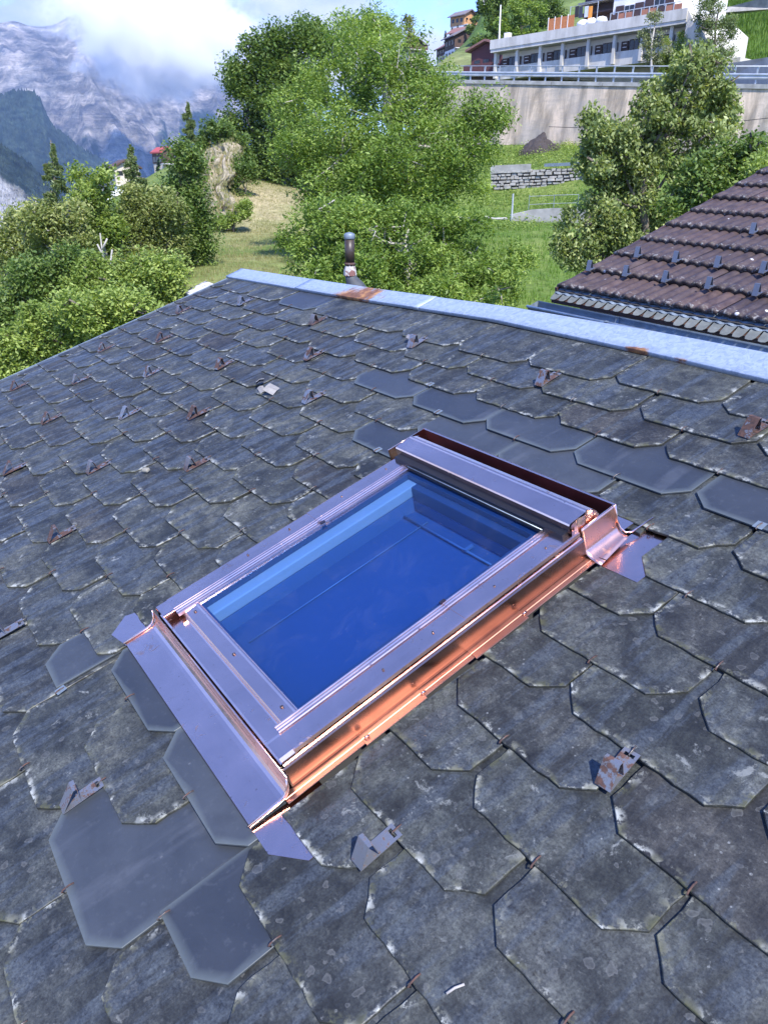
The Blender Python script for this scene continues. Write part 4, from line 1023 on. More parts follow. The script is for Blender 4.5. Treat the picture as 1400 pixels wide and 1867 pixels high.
M_GRD = mat_leaf('dry_grass', (.21, .22, .08), (.36, .32, .17), .3, .5, .7)
def scatter(n, x0, x1, y0, y1): return rng.uniform(x0, x1, n), rng.uniform(y0, y1, n)
def visible(x, y, z, pad=25):
    a, b = proj(np.stack([x, y, z], 0)); return (a > -pad) & (a < 1400+pad) & (b > -pad) & (b < 760)
x, y = scatter(150000, -25, 30, 14, 66); z = ground(x, y)
dwp = (x-WA[0])*wn[0]+(y-WA[1])*wn[1]
a_, b_ = proj(np.stack([x, y, z], 0))
ok = visible(x, y, z) & (dwp < -.2) & (b_ > 255) & (rng.random(len(x)) < np.clip((a_-560)/140., 0, 1)) & (rng.random(len(x)) < np.clip(.9*fbm(x*.5, y*.5, o=3, s=31)+.1, 0, 1))
tufts('grass', np.c_[x, y, z][ok], .17, .016, M_GR, 3)
x, y = scatter(60000, -16, 2, 18, 62); z = ground(x, y); a_, b_ = proj(np.stack([x, y, z], 0))
ok = (a_ > 330) & (b_ > 300) & (b_ < 600) & (rng.random(len(x)) < np.clip(1-(a_-520)/90., 0, 1))
tufts('dry_grass', np.c_[x, y, z][ok], .09, .012, M_GRD, 3)

# ------------------------------------------------------------------ retaining wall, road, guardrail
def wtop(s):   # s metres along the wall from WA
    return WA + wdir*s + np.array([0, 0, (WB[2]-WA[2])*s/wlen])
t = NT('retaining_wall_concrete'); v = t.coord('Object'); 
n_a = t.noise(t.coord('Object', (1, 1, .12)), 1.3, 7, .68, .4); n_b = t.noise(v, .35, 5, .6); n_c = t.noise(t.coord('Object', (.15, .15, 1)), 3.2, 4, .6); n_d = t.noise(v, 6, 5, .7)
col = t.ramp(n_a, [(.36, (.20, .165, .12)), (.48, (.35, .285, .205)), (.60, (.56, .45, .33))])
col = t.mix(t.mr(n_b, .42, .58, 0, .55), col, (.27, .26, .235))
col = t.mix(t.mr(n_c, .55, .62, 0, .30), col, (.25, .225, .19))
col = t.mix(t.mr(n_d, .40, .30, 0, .4), col, (.16, .15, .13))
M_RW = t.bsdf(col, .92, 0, t.math('ADD', n_d, n_c), .03, .5)
rwt = thing('retaining_wall', 'high stained concrete retaining wall carrying the road above the meadow', 'wall', loc=tuple(wtop(14)-np.array([0, 0, 5.4])))
RWI = rwt.matrix_world; RWL = Matrix.Translation(-Vector(rwt.location))
ns = 90; G = np.zeros((ns, 14, 3))
for a in range(ns):
    s = -4+(wlen+14)*a/(ns-1); T0 = wtop(s)
    for b in range(14):
        q = b/13; G[a, b] = T0 + np.array([0, 0, -6.4*q]) - wn*(1.05*q) + wn*(.02*(vnoise(s*2, q*9, s=3)-.5))
obj('wall_face', gridmesh('wall_face', G[:, ::-1]), M_RW, rwt, RWL)
mb = MB()
for s in np.arange(-4, wlen+10, 4.0):
    A_, B_ = wtop(s+.01), wtop(s+3.98)
    V = []
    for p in (A_, B_):
        for (dn, dz) in ((-.10, -.02), (.45, -.02), (.45, .22), (-.10, .22)): V.append(p+wn*dn+np.array([0, 0, dz-.02]))
    m1 = MB(); m1.add(V, [(0, 1, 2, 3), (7, 6, 5, 4), (0, 4, 5, 1), (1, 5, 6, 2), (2, 6, 7, 3), (3, 7, 4, 0)])
    m1.obj('coping', M_CONC, rwt, RWL)
G = np.zeros((40, 6, 3))
for a in range(40):
    s = -9+(wlen+24)*a/39
    for b in range(6): G[a, b] = wtop(s)+wn*(.4+b*1.3)+np.array([0, 0, .02])
M_ROAD = simple('asphalt', (.06, .06, .062), .9, 0, .2, 3, .3, .01)
o = obj('road', gridmesh('road', G), M_ROAD); o['kind'] = 'structure'
gr = thing('guardrail', 'galvanised road guardrail with posts and a hand tube on top of the retaining wall', 'guardrail', loc=tuple(wtop(14)))
GRL = Matrix.Translation(-Vector(gr.location))
pm = MB(); pm.box((-.045, -.05, 0), (.045, .05, .97)); PM = pm.mesh('post'); PM.materials.append(M_GALV)
ang = math.atan2(wdir[1], wdir[0])
s = -6.0
while s < wlen+6:
    p = wtop(s)+wn*.2; obj('post', PM, None, gr, GRL @ Matrix.Translation(tuple(p+np.array([0, 0, .18]))) @ Matrix.Rotation(ang, 4, 'Z')); s += 1.33
up = np.array([0, 0, 1.0])
def rail(z, r, name, prof=None):
    A_, B_ = wtop(-8)+wn*.13+up*z, wtop(wlen+6)+wn*.13+up*z
    if prof is None: MB().tube([A_, B_], r, 8).obj(name, M_GALV, gr, GRL, True)
    else:
        V = [p - wn*dn + up*dz for p in (A_, B_) for dn, dz in prof]; n0 = len(prof)
        MB().add(V, [(i, i+1, n0+i+1, n0+i) for i in range(n0-1)]).obj(name, M_GALV, gr, GRL)
rail(1.14, .028, 'hand_tube')
rail(.62, 0, 'crash_barrier', [(0, .155), (.05, .13), (.06, .08), (.0, .03), (0, -.03), (.06, -.08), (.05, -.13), (0, -.155)])
# cable strung in front of the wall
p0, p1 = W(1000, 231, 45), W(1420, 213, 40)
pts = [p0*(1-q)+p1*q-np.array([0, 0, .25*math.sin(q*math.pi)]) for q in np.linspace(0, 1, 12)]
o = MB().tube(pts, .014, 5).obj('overhead_cable', M_BLACK); tag(o, 'thin dark cable strung level in front of the concrete retaining wall', 'cable')
# earth heap at the foot of the wall
hp0 = W(988, 268, 58.3); G = np.zeros((34, 34, 3))
for a in range(34):
    for b in range(34):
        x_, y_ = (a/33-.5)*3.4, (b/33-.5)*2.6; r_ = math.hypot(x_/1.45, y_/1.1)
        G[a, b] = (hp0[0]+x_, hp0[1]+y_, hp0[2]-.25+1.15*max(0, 1-r_)**.7*(1-.25*(x_ > .2))+.5*(fbm(x_*2.6, y_*2.6, o=4, s=77)-.5)*(r_ < 1.15)-(.5 if r_ > 1.15 else 0))
o = obj('earth_heap', gridmesh('earth_heap', G, False), simple('dark_earth', (.045, .036, .032), .95, 0, .35, 6, .9, .05)); tag(o, 'heap of dark earth tipped against the foot of the retaining wall', 'earth heap')
# dry-stone terrace wall
def stone_wall(A_, B_, h, name, label, mats, seed=1, rows=6, cat='wall', sx=(.22, .5)):
    r = random.Random(seed); A_, B_ = np.array(A_), np.array(B_); L = np.linalg.norm((B_-A_)[:2]); d = (B_-A_)/L; nrm = np.array([d[1], -d[0], 0])
    if nrm[1] > 0: nrm = -nrm
    T = thing(name, label, cat, loc=tuple(A_)); TL = Matrix.Translation(-Vector(T.location)); mb = MB(); core = MB(); cnt = 0
    V = [A_-nrm*.1, B_-nrm*.1, B_-nrm*.1+up*h*.96, A_-nrm*.1+up*h*.96]; V += [p-nrm*.3 for p in V]
    core.add(V, [(0, 1, 2, 3), (3, 2, 6, 7), (7, 6, 5, 4)]).obj('wall_core', mats[1], T, TL)
    for q in range(rows):
        s = 0; z0 = h*q/rows
        while s < L:
            w = r.uniform(sx[0]*.7, sx[1]*1.15); hh = h/rows*r.uniform(.6, 1.25); c = A_+d*(s+w/2)+up*(z0+hh/2); dp = r.uniform(.03, .12)
            V = []
            for (a, b, e) in ((-1,-1,0),(1,-1,0),(1,1,0),(-1,1,0),(-1,-1,1),(1,-1,1),(1,1,1),(-1,1,1)):
                V.append(c+d*a*w*.47*r.uniform(.65, 1)+up*b*hh*.47*r.uniform(.55, 1)+nrm*(dp if e else -.12))
            m1 = MB(); m1.add(V, [(4, 5, 6, 7), (0, 1, 5, 4), (1, 2, 6, 5), (2, 3, 7, 6), (3, 0, 4, 7)])
            if w*1355/A_[1] > 9 and cnt < 250: m1.obj('stone', mats[0], T, TL); cnt += 1
            else: mb.add(V, [(4, 5, 6, 7), (0, 1, 5, 4), (1, 2, 6, 5), (2, 3, 7, 6), (3, 0, 4, 7)])
            s += w*1.02
    if mb.V: mb.obj('rubble_stones', mats[0], T, TL, kind='stuff')
    return T, d, nrm
M_ST = simple('grey_stone', (.36, .34, .30), .9, 0, .3, 2.2, .4, .02); M_STD = simple('joint_earth', (.09, .08, .07), .95, 0, .3, 3)
a_, b_ = W(893, 346, 52.6), W(1110, 340, 48.5)
T, d_, n_ = stone_wall(a_, b_, 1.12, 'stone_terrace_wall', 'dry-stone terrace wall topped with a metal beam halfway up the meadow', (M_ST, M_STD), 3)
TL = Matrix.Translation(-Vector(T.location))
# concrete patch and beam on top
L_ = np.linalg.norm(b_-a_)
V = [a_+d_*s+n_*.03*k+up*z for s in (0.0, 2.7) for k, z in ((0, .95), (3, .95), (3, 1.42), (0, 1.42))]
MB().add(V, [(0, 1, 2, 3), (7, 6, 5, 4), (1, 5, 6, 2), (2, 6, 7, 3)]).obj('concrete_cap', M_CONC, T, TL)
for s0 in (3.6, 5.6):
    V = [a_+d_*s+n_*k+up*z for s in (s0, min(s0+2.0, L_)) for k, z in ((-.05, 1.22), (.10, 1.22), (.10, 1.40), (-.05, 1.40))]
    MB().add(V, [(0, 1, 2, 3), (7, 6, 5, 4), (0, 4, 5, 1), (1, 5, 6, 2), (2, 6, 7, 3), (3, 7, 4, 0)]).obj('beam', M_ZN, T, TL)
pb = a_+d_*6.15+n_*.2; MB().box((pb[0]-.04, pb[1]-.04, pb[2]-.3), (pb[0]+.04, pb[1]+.04, pb[2]+1.42)).obj('beam_post', M_ZN, T, TL)
# low concrete kerb wall lower down
a2, b2 = W(930, 401, 41.5), W(1075, 403, 39); d2_ = (b2-a2)/np.linalg.norm(b2-a2)
V = [a2+d2_*s+np.array([0, k, z]) for s, ht in ((0, .25), (1.2, .50), (2.5, .58), (float(np.linalg.norm(b2-a2)), .52)) for k, z in ((-.12, -.25), (-.06, ht), (.2, ht), (.25, -.25))]
F = [(i*4+q, i*4+(q+1) % 4, (i+1)*4+(q+1) % 4, (i+1)*4+q) for i in range(3) for q in range(4)]+[(3, 2, 1, 0), (12, 13, 14, 15)]
o = MB().add(V, F).obj('low_concrete_wall', M_CONC); tag(o, 'low weathered concrete wall with a pale post at its left end in the meadow', 'wall')
pp = W(932, 404, 41); o = MB().tube([(pp[0], pp[1], pp[2]-.2), (pp[0], pp[1], pp[2]+1.32)], .045, 7).obj('meadow_post', M_GALV); tag(o, 'pale grey post standing at the end of the low concrete wall', 'post')
fx = thing('wire_fence', 'thin wire fence with slim posts above the low concrete wall', 'fence', loc=tuple(W(963, 380, 43))); FL = Matrix.Translation(-Vector(fx.location))
FP = [W(963, 384, 43), W(1008, 384, 42.5), W(1052, 383, 42)]
for p in FP: MB().tube([p-up*.2, p+up*.78], .018, 5).obj('post', M_ZN, fx, FL)
for z in (.35, .75): MB().tube([FP[0]+up*(z-.05), FP[1]+up*z, FP[2]+up*z], .011, 5).obj('wire', M_GALV, fx, FL)
p = W(880, 403, 41); o = MB().tube([W(884, 399, 41.3)+up*.1, W(900, 403, 41.2)+up*.1, W(925, 402, 41.1)+up*.1], .06, 7).obj('drain_pipe', M_CONC); tag(o, 'pale pipe lying in the grass left of the pale grey post', 'pipe')
# planks lying on the mown bank
p = W(449, 393, 41); pl = MB().box((-.09, -.75, 0), (.09, .75, .07)); o = pl.obj('plank', simple('grey_plank', (.42, .42, .42), .8)); tag(o, 'grey plank lying on the mown bank', 'plank'); o.location = tuple(p+up*.02); o.rotation_euler = (.35, 0, -.62)
print('ground ok')

# ------------------------------------------------------------------ hillside above the road
def crest_limit(px): return np.interp(px, [600, 780, 812, 835, 850, 868, 900, 1400], [200, 128, 100, 88, 62, 20, -80, -320])
G = np.zeros((110, 90, 3))
for a in range(110):
    s = -34+98*a/109
    for b in range(90):
        t_ = 8.0+210*(b/89)**1.35
        base = wtop(s) + wn*t_
        rt = np.clip((s-20)/10, 0, 1)
        z = base[2] + .1 + max(0, t_-9.5)*(.34+.20*rt) + max(0, t_-30)*.22
        z += 1.3*(fbm(s*.12, t_*.12, o=4, s=91)-.5)*min(1, (t_-8)/12)
        az_px = PCX + FPX*base[0]/base[1]*(cp+(PCY-338.7)/FPX*sp)
        py = float(crest_limit(az_px)); r_ = ray(az_px, py); lim = CAMZ + r_[2]/math.hypot(r_[0], r_[1])*math.hypot(base[0], base[1])
        G[a, b] = (base[0], base[1], min(z, lim-max(0, (t_-110))*.4))
hm = gridmesh('hillside', G); n1 = fbm(G[..., 0]*.15, G[..., 1]*.15, o=4, s=92)
vcol(hm, 'col', lerp((.070, .125, .030), (.17, .19, .075), (n1-.3)*2.5).reshape(-1, 3)); hm.materials.append(mat_vertex('hill_grass', rough=.95, scale=.9, bump=.9, bd=.3, vary=.4))
o = obj('hillside', hm); o['kind'] = 'structure'
from mathutils.bvhtree import BVHTree
_bv = BVHTree.FromPolygons([v.co for v in hm.vertices], [p.vertices for p in hm.polygons])
def hill_hit(px, py):
    r = Vector(ray(px, py)); h = _bv.ray_cast(Vector((0, 0, CAMZ)), r.normalized()); return h[0]

# ------------------------------------------------------------------ long concrete building above the road
FD = np.array([.687, -.726, 0.0]); FD /= np.linalg.norm(FD); FN = np.array([-FD[1], FD[0], 0]);
if FN[1] < 0: FN = -FN
FO = np.array(W(903, 140, 77.0))
def fac(px, py, back=0.0):
    r = ray(px, py); O = FO+FN*back; tt = (O-np.array([0, 0, CAMZ]))@FN/(r@FN); P = np.array([0, 0, CAMZ])+r*tt; return (P-FO)@FD, P[2]
MF = Matrix(((FD[0], FN[0], 0, FO[0]), (FD[1], FN[1], 0, FO[1]), (FD[2], FN[2], 1, 0), (0, 0, 0, 1)))
zr = wtop(14)[2]+.1
t = NT('board_marked_concrete'); v = t.coord('Object'); n_a = t.noise(t.coord('Object', (1, 1, .25)), 1.1, 6, .65); n_b = t.noise(v, 5, 4)
M_BC = t.bsdf(t.ramp(n_a, [(.3, (.38, .36, .31)), (.6, (.60, .57, .50))]), .9, 0, n_b, .01, .3)
bld = thing('terrace_building', 'long low concrete building with pillars and brown shuttered windows above the road', 'building', M=MF @ Matrix.Translation((12, 3, zr)))
BI = bld.matrix_world.inverted()
def fb(mbo, name, mat, parent=None, **kw): return mbo.obj(name, mat, parent or bld, BI @ MF, **kw)
cols = [fac(x, y)[0] for x, y in ((906, 105), (945, 100), (987, 95), (1028, 86), (1075, 78), (1123, 70))]
gap = cols[-1]-cols[-2]; cols += [cols[-1]+gap*i for i in (1, 2)]
zb = (fac(906, 98)[1]+fac(1075, 70)[1])/2; zt = zb+.95; zs = (fac(909, 124)[1]+fac(1077, 98)[1])/2; zl = (fac(950, 134)[1]+fac(1067, 123)[1])/2
print('facade', cols, zb, zs, zl, zr)
L1 = cols[-1]+1.2
mb = MB(); mb.box((cols[0]-.35, -.55, zb), (L1, 8.5, zt-.55)); fb(mb, 'roof_slab', M_BC)
mb = MB(); mb.box((cols[0]-.40, -.60, zb+.25), (L1, -.30, zt)); fb(mb, 'roof_parapet', M_BC)
mb = MB(); mb.box((cols[0], .75, zl), (L1, 8, zb)); fb(mb, 'wall', M_WHITE)
mb = MB(); mb.box((cols[0]-.1, -.05, zl), (L1, .18, zs-.05)); fb(mb, 'balustrade', M_BC)
mb = MB(); mb.box((cols[0]-.1, -.05, zl-.22), (L1, 8, zl)); fb(mb, 'floor_slab', M_BC)
mb = MB(); mb.box((cols[0]+.3, 2.6, zr-.5), (L1+3, 8, zl-.22)); fb(mb, 'lower_wall', M_BC)
for c in cols:
    mb = MB(); mb.box((c-.13, -.28, zl-.1), (c+.13, .0, zb)); fb(mb, 'pillar', M_BC)
for i in range(len(cols)-1):
    a, b = cols[i], cols[i+1]; w_ = b-a; z0, z1 = zs+.02, zb-.32
    wx0, wx1 = a+w_*.34, a+w_*.70
    m1 = MB(); m1.box((wx0, .66, z0), (wx1, .76, z1)); fr = fb(m1, 'window', M_WOOD)
    m1 = MB(); m1.box((wx0+.06, .64, z0+.06), ((wx0+wx1)/2-.03, .66, z1-.06)); m1.box(((wx0+wx1)/2+.03, .64, z0+.06), (wx1-.06, .66, z1-.06)); m1.obj('pane', M_DARKG, fr)
    for (s0, s1) in ((a+w_*.06, wx0-.02), (wx1+.02, b-w_*.08)):
        m1 = MB(); m1.box((s0, .58, z0+.05), (s1, .66, z1-.08)); sh = fb(m1, 'shutter', M_WOOD)
        m1 = MB()
        for q in (.33, .66): m1.box((s0+.15, .55, z0+(z1-z0)*q), (s1-.15, .58, z0+(z1-z0)*q+.05))
        m1.obj('shutter_bar', M_WHITE, sh)
    if i % 2 == 0 or i > 3:
        m1 = MB(); m1.box((a+.4, 2.52, zr), (b-.4, 2.6, zr+1.5)); fb(m1, 'garage_door', M_WOOD)
# ramp wing at the right end
V = []
sE, zE = L1, zt
mb = MB(); mb.add([(L1, -.5, zl), (L1+1.4, -.5, zl-1.0), (L1+1.4, -.5, zt-2.2), (L1, -.5, zt-.1), (L1, 7, zl), (L1+1.4, 7, zl-1.0), (L1+1.4, 7, zt-1.2), (L1, 7, zt-.1)], [(0, 1, 2, 3), (7, 6, 5, 4), (3, 2, 6, 7), (1, 5, 6, 2), (0, 4, 5, 1)]); fb(mb, 'ramp_wall', M_BC)

# upper house standing behind the terrace
uph = thing('white_chalet', 'white house with brown shutters and a timber balcony above the concrete terrace', 'house', M=MF @ Matrix.Translation((14, 5, zt)))
UI = uph.matrix_world.inverted()
def fu(mbo, name, mat, parent=None, **kw): return mbo.obj(name, mat, parent or uph, UI @ MF, **kw)
B0 = 3.2
s0, s1 = fac(1117, 20, B0)[0], fac(1226, 20, B0)[0]; sL = fac(1050, 20, B0)[0]
mb = MB(); mb.box((s0, B0, zt-.6), (s1, B0+9, zt+6)); fu(mb, 'wall', M_WHITE)
mb = MB(); mb.box((sL, B0+1.2, zt-.6), (s0, B0+9, zt+6)); fu(mb, 'timber_wall', M_WOOD)
for k_ in range(4):
    mb = MB(); mb.box((sL, B0+.2, zt+1.5+k_*.8), (s0, B0+1.2, zt+1.62+k_*.8)); fu(mb, 'balcony_board', M_CONC if k_ % 2 else M_WOOD)
for (xa, xb, ya, yb) in ((1138, 1157, 8, 24), (1192, 1212, -6, 20)):
    a = fac(xa, (ya+yb)/2, B0); b = fac(xb, (ya+yb)/2, B0); z1 = fac((xa+xb)/2, ya, B0)[1]; z0 = fac((xa+xb)/2, yb, B0)[1]
    m1 = MB(); m1.box((a[0], B0-.05, z0), (b[0], B0+.02, z1)); fr = fu(m1, 'window', M_WHITE)
    mid = (a[0]+b[0])/2
    m1 = MB(); m1.box((a[0]+.07, B0-.07, z0+.08), (mid-.03, B0-.05, z1-.07)); m1.box((mid+.03, B0-.07, z0+.08), (b[0]-.07, B0-.05, z1-.07)); m1.obj('pane', M_DARKG, fr)
    for q in (a[0]-.75, b[0]+.03):
        m1 = MB(); m1.box((q, B0-.10, z0), (q+.72, B0-.03, z1)); fu(m1, 'shutter', M_WOOD)
M_TERR = simple('terracotta_panel', (.30, .13, .08), .8, 0, .15, 3, .1)
s2, s3 = fac(1085, 40, -.2)[0], fac(1215, 30, -.2)[0]
mb = MB()
n_p = 9
for i in range(n_p):
    a, b = s2+(s3-s2)*i/n_p, s2+(s3-s2)*(i+1)/n_p
    m1 = MB(); m1.box((a+.04, B0-1.3, zt), (b-.04, B0-1.24, zt+.85)); fu(m1, 'railing_panel', M_TERR if i % 3 else M_WOOD)
    m1 = MB(); m1.box((a-.03, B0-1.34, zt-.3), (a+.03, B0-1.22, zt+.98)); fu(m1, 'railing_post', M_GALV)
m1 = MB(); m1.box((s2, B0-1.32, zt+.95), (s3, B0-1.24, zt+1.0)); fu(m1, 'hand_rail', M_GALV)
mb = MB(); mb.box((sL-.5, B0-1.2, zt+6), (s1+.5, B0+10, zt+6.3)); fu(mb, 'roof', M_WOOD)
# laundry on the balcony line
for i, (px, cc, nm) in enumerate(((1049, (.03, .03, .035), 'dark shirt at the left end of the washing line'), (1056, (.04, .05, .08), 'navy garment second from the left on the washing line'), (1066, (.55, .58, .62), 'pale garment hanging between navy and orange washing'), (1073, (.75, .30, .05), 'orange striped cloth at the right end of the washing line'))):
    a, z_ = fac(px, 12, .8); h_ = [.75, .8, .75, .95][i]; m1 = MB(); m1.box((a, -.02, z_-h_), (a+.34, .02, z_)); 
    n_ = len(m1.V); m1.V = [(x+.03*math.sin(z*9), y+.8, z) for x, y, z in m1.V]
    o = m1.obj('garment', simple('cloth_%d' % i, cc, .9, 0, .1, 4, 0)); o.matrix_world = MF; tag(o, nm, 'laundry', None)
a0, z_ = fac(1040, 13, .8); a1, _ = fac(1082, 9, .8)
wl = thing('clothes_line', 'washing line strung between two slim posts on the concrete terrace', 'washing line', M=MF @ Matrix.Translation((a0, .8, zt)))
MB().tube([(0, 0, z_-zt), (a1-a0+.4, 0, z_-zt)], .015, 5).obj('line', M_GALV, wl); 
for q in (0, a1-a0+.4): MB().tube([(q, 0, -.6), (q, 0, z_-zt+.05)], .03, 6).obj('post', M_GALV, wl)
# orange safety net fence and pale sacks on the terrace
nf = thing('orange_net_fence', 'orange net fence on pale posts at the left of the terrace', 'fence', M=MF @ Matrix.Translation((fac(998, 60, .3)[0], .3, zt)))
sa, sb = fac(993, 55, .3)[0], fac(1040, 50, .3)[0]; M_ORN = simple('orange_net', (.45, .17, .06), .8, 0, .3, 14, .2)
for i in range(4):
    q = (sb-sa)*i/4; m1 = MB(); m1.box((q+.03, -.01, -.3), (q+(sb-sa)/4-.03, .01, 1.0)); m1.obj('net_panel', M_ORN, nf)
    m1 = MB(); m1.box((q-.03, -.03, -.5), (q+.03, .03, 1.1)); m1.obj('post', M_WHITE, nf)
for i, (px, py) in enumerate(((1062, 47), (1077, 44), (1096, 40))):
    a, z_ = fac(px, py, .2); G = np.zeros((9, 13, 3))
    for q in range(9):
        for w_ in range(13):
            th_, ph_ = math.pi*q/8, 2*math.pi*w_/12; rr = 1+.25*(vnoise(q*.9, w_*.9 % 10, s=i)-.5)
            G[q, w_] = (.55*rr*math.sin(th_)*math.cos(ph_), .35*rr*math.sin(th_)*math.sin(ph_), .33*rr*math.cos(th_)+.2)
    o = obj('sack', gridmesh('sack', G), M_WHITE); o.matrix_world = MF @ Matrix.Translation((a, .2, zt-.0)); tag(o, ['crumpled white sack at the left under the washing line', 'middle one of the three white sacks on the terrace edge', 'white sack nearest the brown railing on the terrace'][i], 'sack')
# flag pole, small red-roofed shed left of the building
bp_ = W(909.5, 80, 78); tp_ = W(912.5, 9, 78); o = MB().tube([bp_-up*1.5, tp_], [.09, .055], 8).obj('flag_pole', M_WHITE); tag(o, 'tall plain white pole at the left end of the concrete building', 'pole')
def chalet(name, label, px, py, D, w, dpt, h, rz, wall, upper, roofm, chim=False, rows=2, floor=.45, ridge=.9):
    """gabled house; (px,py) = middle of its foot, rz = heading of the gable front"""
    P = W(px, py, D); T = thing(name, label, 'house', M=Matrix.Translation(tuple(P)) @ Matrix.Rotation(rz, 4, 'Z'))
    m1 = MB(); m1.box((-w/2, 0, -3), (w/2, dpt, h*floor)); m1.obj('wall', wall, T)
    m1 = MB(); m1.box((-w/2-.05, -.05, h*floor), (w/2+.05, dpt+.05, h)); 
    m1.add([(-w/2, 0, h), (w/2, 0, h), (0, 0, h+ridge*w*.25), (-w/2, dpt, h), (w/2, dpt, h), (0, dpt, h+ridge*w*.25)], [(0, 1, 2), (5, 4, 3)]); m1.obj('upper_wall', upper, T)
    rr = ridge*w*.25; ov = .14*w
    m1 = MB()
    for s_ in (-1, 1):
        a = (0, -ov, h+rr+.12); b = (s_*(w/2+ov), -ov, h-ov*rr/(w/2)+.02); c = (s_*(w/2+ov), dpt+ov, b[2]); d = (0, dpt+ov, a[2])
        m1.add([a, b, c, d]+[(x, y, z+.18) for x, y, z in (a, b, c, d)], [(0, 1, 2, 3), (7, 6, 5, 4), (0, 4, 5, 1), (1, 5, 6, 2), (2, 6, 7, 3)])
    rf = m1.obj('roof', roofm, T)
    if chim: m1 = MB(); m1.box((w*.2, dpt*.4, h+rr*.2), (w*.2+.5, dpt*.4+.5, h+rr+.9)); m1.obj('chimney', M_WHITE, rf)
    for q in range(rows):
        z0 = h*(q+.25)/rows
        for k_ in range(3):
            xc = (-.3+.3*k_)*w; m1 = MB(); m1.box((xc-.32, -.09, z0), (xc+.32, -.05, z0+h/rows*.42)); m1.obj('window', M_DARKG, T)
            yc = dpt*(.2+.3*k_)
            for sx_ in (-1, 1):
                m1 = MB(); m1.box((sx_*(w/2+.07)-.02, yc-.32, z0), (sx_*(w/2+.07)+.02, yc+.32, z0+h/rows*.42)); m1.obj('window', M_DARKG, T)
    m1 = MB(); m1.box((-w/2-.2, -1.0, h*floor-.1), (w/2+.2, -.02, h*floor)); bc = m1.obj('balcony', M_WHITE, T)
    m1 = MB(); m1.box((-w/2-.2, -1.0, h*floor), (w/2+.2, -.94, h*floor+.75)); m1.obj('balustrade', upper, bc)
    return T
M_OCHRE = simple('honey_timber', (.46, .25, .10), .7, 0, .2, 3, .1); M_BRN = simple('dark_timber', (.075, .045, .032), .8, 0, .3, 3, .2)
M_RTILE = simple('red_brown_roof', (.20, .10, .085), .8, 0, .25, 3, .2); M_GREYR = simple('grey_roof', (.16, .14, .14), .8, 0, .2, 3, .2); M_REDR = simple('red_sheet_roof', (.36, .065, .05), .55, 0, .15, 2, .1)
M_BEIGE = simple('beige_render', (.50, .44, .34), .9, 0, .1, 1, .1)
chalet('hill_chalet', 'highest of the stepped chalets, with honey-coloured timber upper floor', 856, 62, 200, 4.0, 4.2, 3.6, .75, M_WHITE, M_OCHRE, M_GREYR, rows=2)
chalet('hill_chalet', 'brown timber chalet directly below the honey-coloured one', 868, 84, 185, 4.4, 5.5, 2.6, .85, M_BEIGE, M_BRN, M_RTILE)
chalet('hill_chalet', 'chalet with wide dark gable and white balconies left of the tall white pole', 848, 108, 165, 4.6, 4.5, 3.8, .35, M_WHITE, M_BRN, M_GREYR, rows=2)
chalet('hill_chalet', 'low grey-roofed chalet at the left foot of the stepped chalets', 826, 112, 170, 3.6, 4, 2.4, .35, M_BEIGE, M_BRN, M_RTILE)
chalet('hill_chalet', 'small pale tower-like house among trees above the chalets', 883, 31, 205, 1.7, 2, 3.2, .4, M_WHITE, M_WHITE, M_RTILE, rows=1)
chalet('hill_chalet', 'small white house with dark pointed roof half hidden behind trees right of the pole', 921, 26, 195, 2.3, 2.2, 2.4, .3, M_WHITE, M_WHITE, M_GREYR, rows=1)
chalet('hill_chalet', 'grey-roofed house peeping over the big tree beside the thin treetop', 760, 100, 190, 4, 4, 2.0, .5, M_BEIGE, M_BRN, M_GREYR, rows=1)
sh = chalet('red_roofed_shed', 'dark red shed with tiled roof and white chimney beside the concrete building', 885, 146, 80, 3.4, 4, 2.5, -.75, M_BRN, simple('maroon_boards', (.10, .035, .035), .8, 0, .2, 3), M_RTILE, chim=True, rows=1, floor=.2, ridge=.55)
chalet('red_roofed_barn', 'small dark timber barn with a red roof seen against the far mountain', 308, 301, 105, 1.55, 2.5, 1.45, .75, M_BEIGE, M_BRN, M_REDR, rows=1, floor=.12, ridge=1.0)
chalet('valley_house', 'house with dark gable and white balconies left of the red-roofed barn', 238, 362, 92, 2.6, 3.4, 3.2, .5, M_WHITE, M_BEIGE, M_BRN, rows=3)
o = MB().box((-1.7, 0, -3), (1.7, 3, 1.0)).obj('flat_roofed_annex', M_WHITE); o.location = tuple(W(222, 366, 78)); o.rotation_euler = (0, 0, .3); tag(o, 'plain white flat-topped building in front of the house with dark gable', 'building')
o = MB().add([(-1.5, 0, -3), (1.5, 0, -3), (1.5, 0, .9), (0.2, 0, 1.7), (-1.5, 0, .8), (-1.5, 3, -3), (1.5, 3, -3), (1.5, 3, .9), (.2, 3, 1.7), (-1.5, 3, .8)], [(0, 1, 2, 3, 4), (9, 8, 7, 6, 5), (4, 3, 8, 9), (3, 2, 7, 8), (1, 6, 7, 2), (0, 4, 9, 5)]).obj('white_walled_ruin', M_WHITE); o.location = tuple(W(303, 335, 98)); tag(o, 'sunlit white stone building just below the red-roofed barn', 'building')
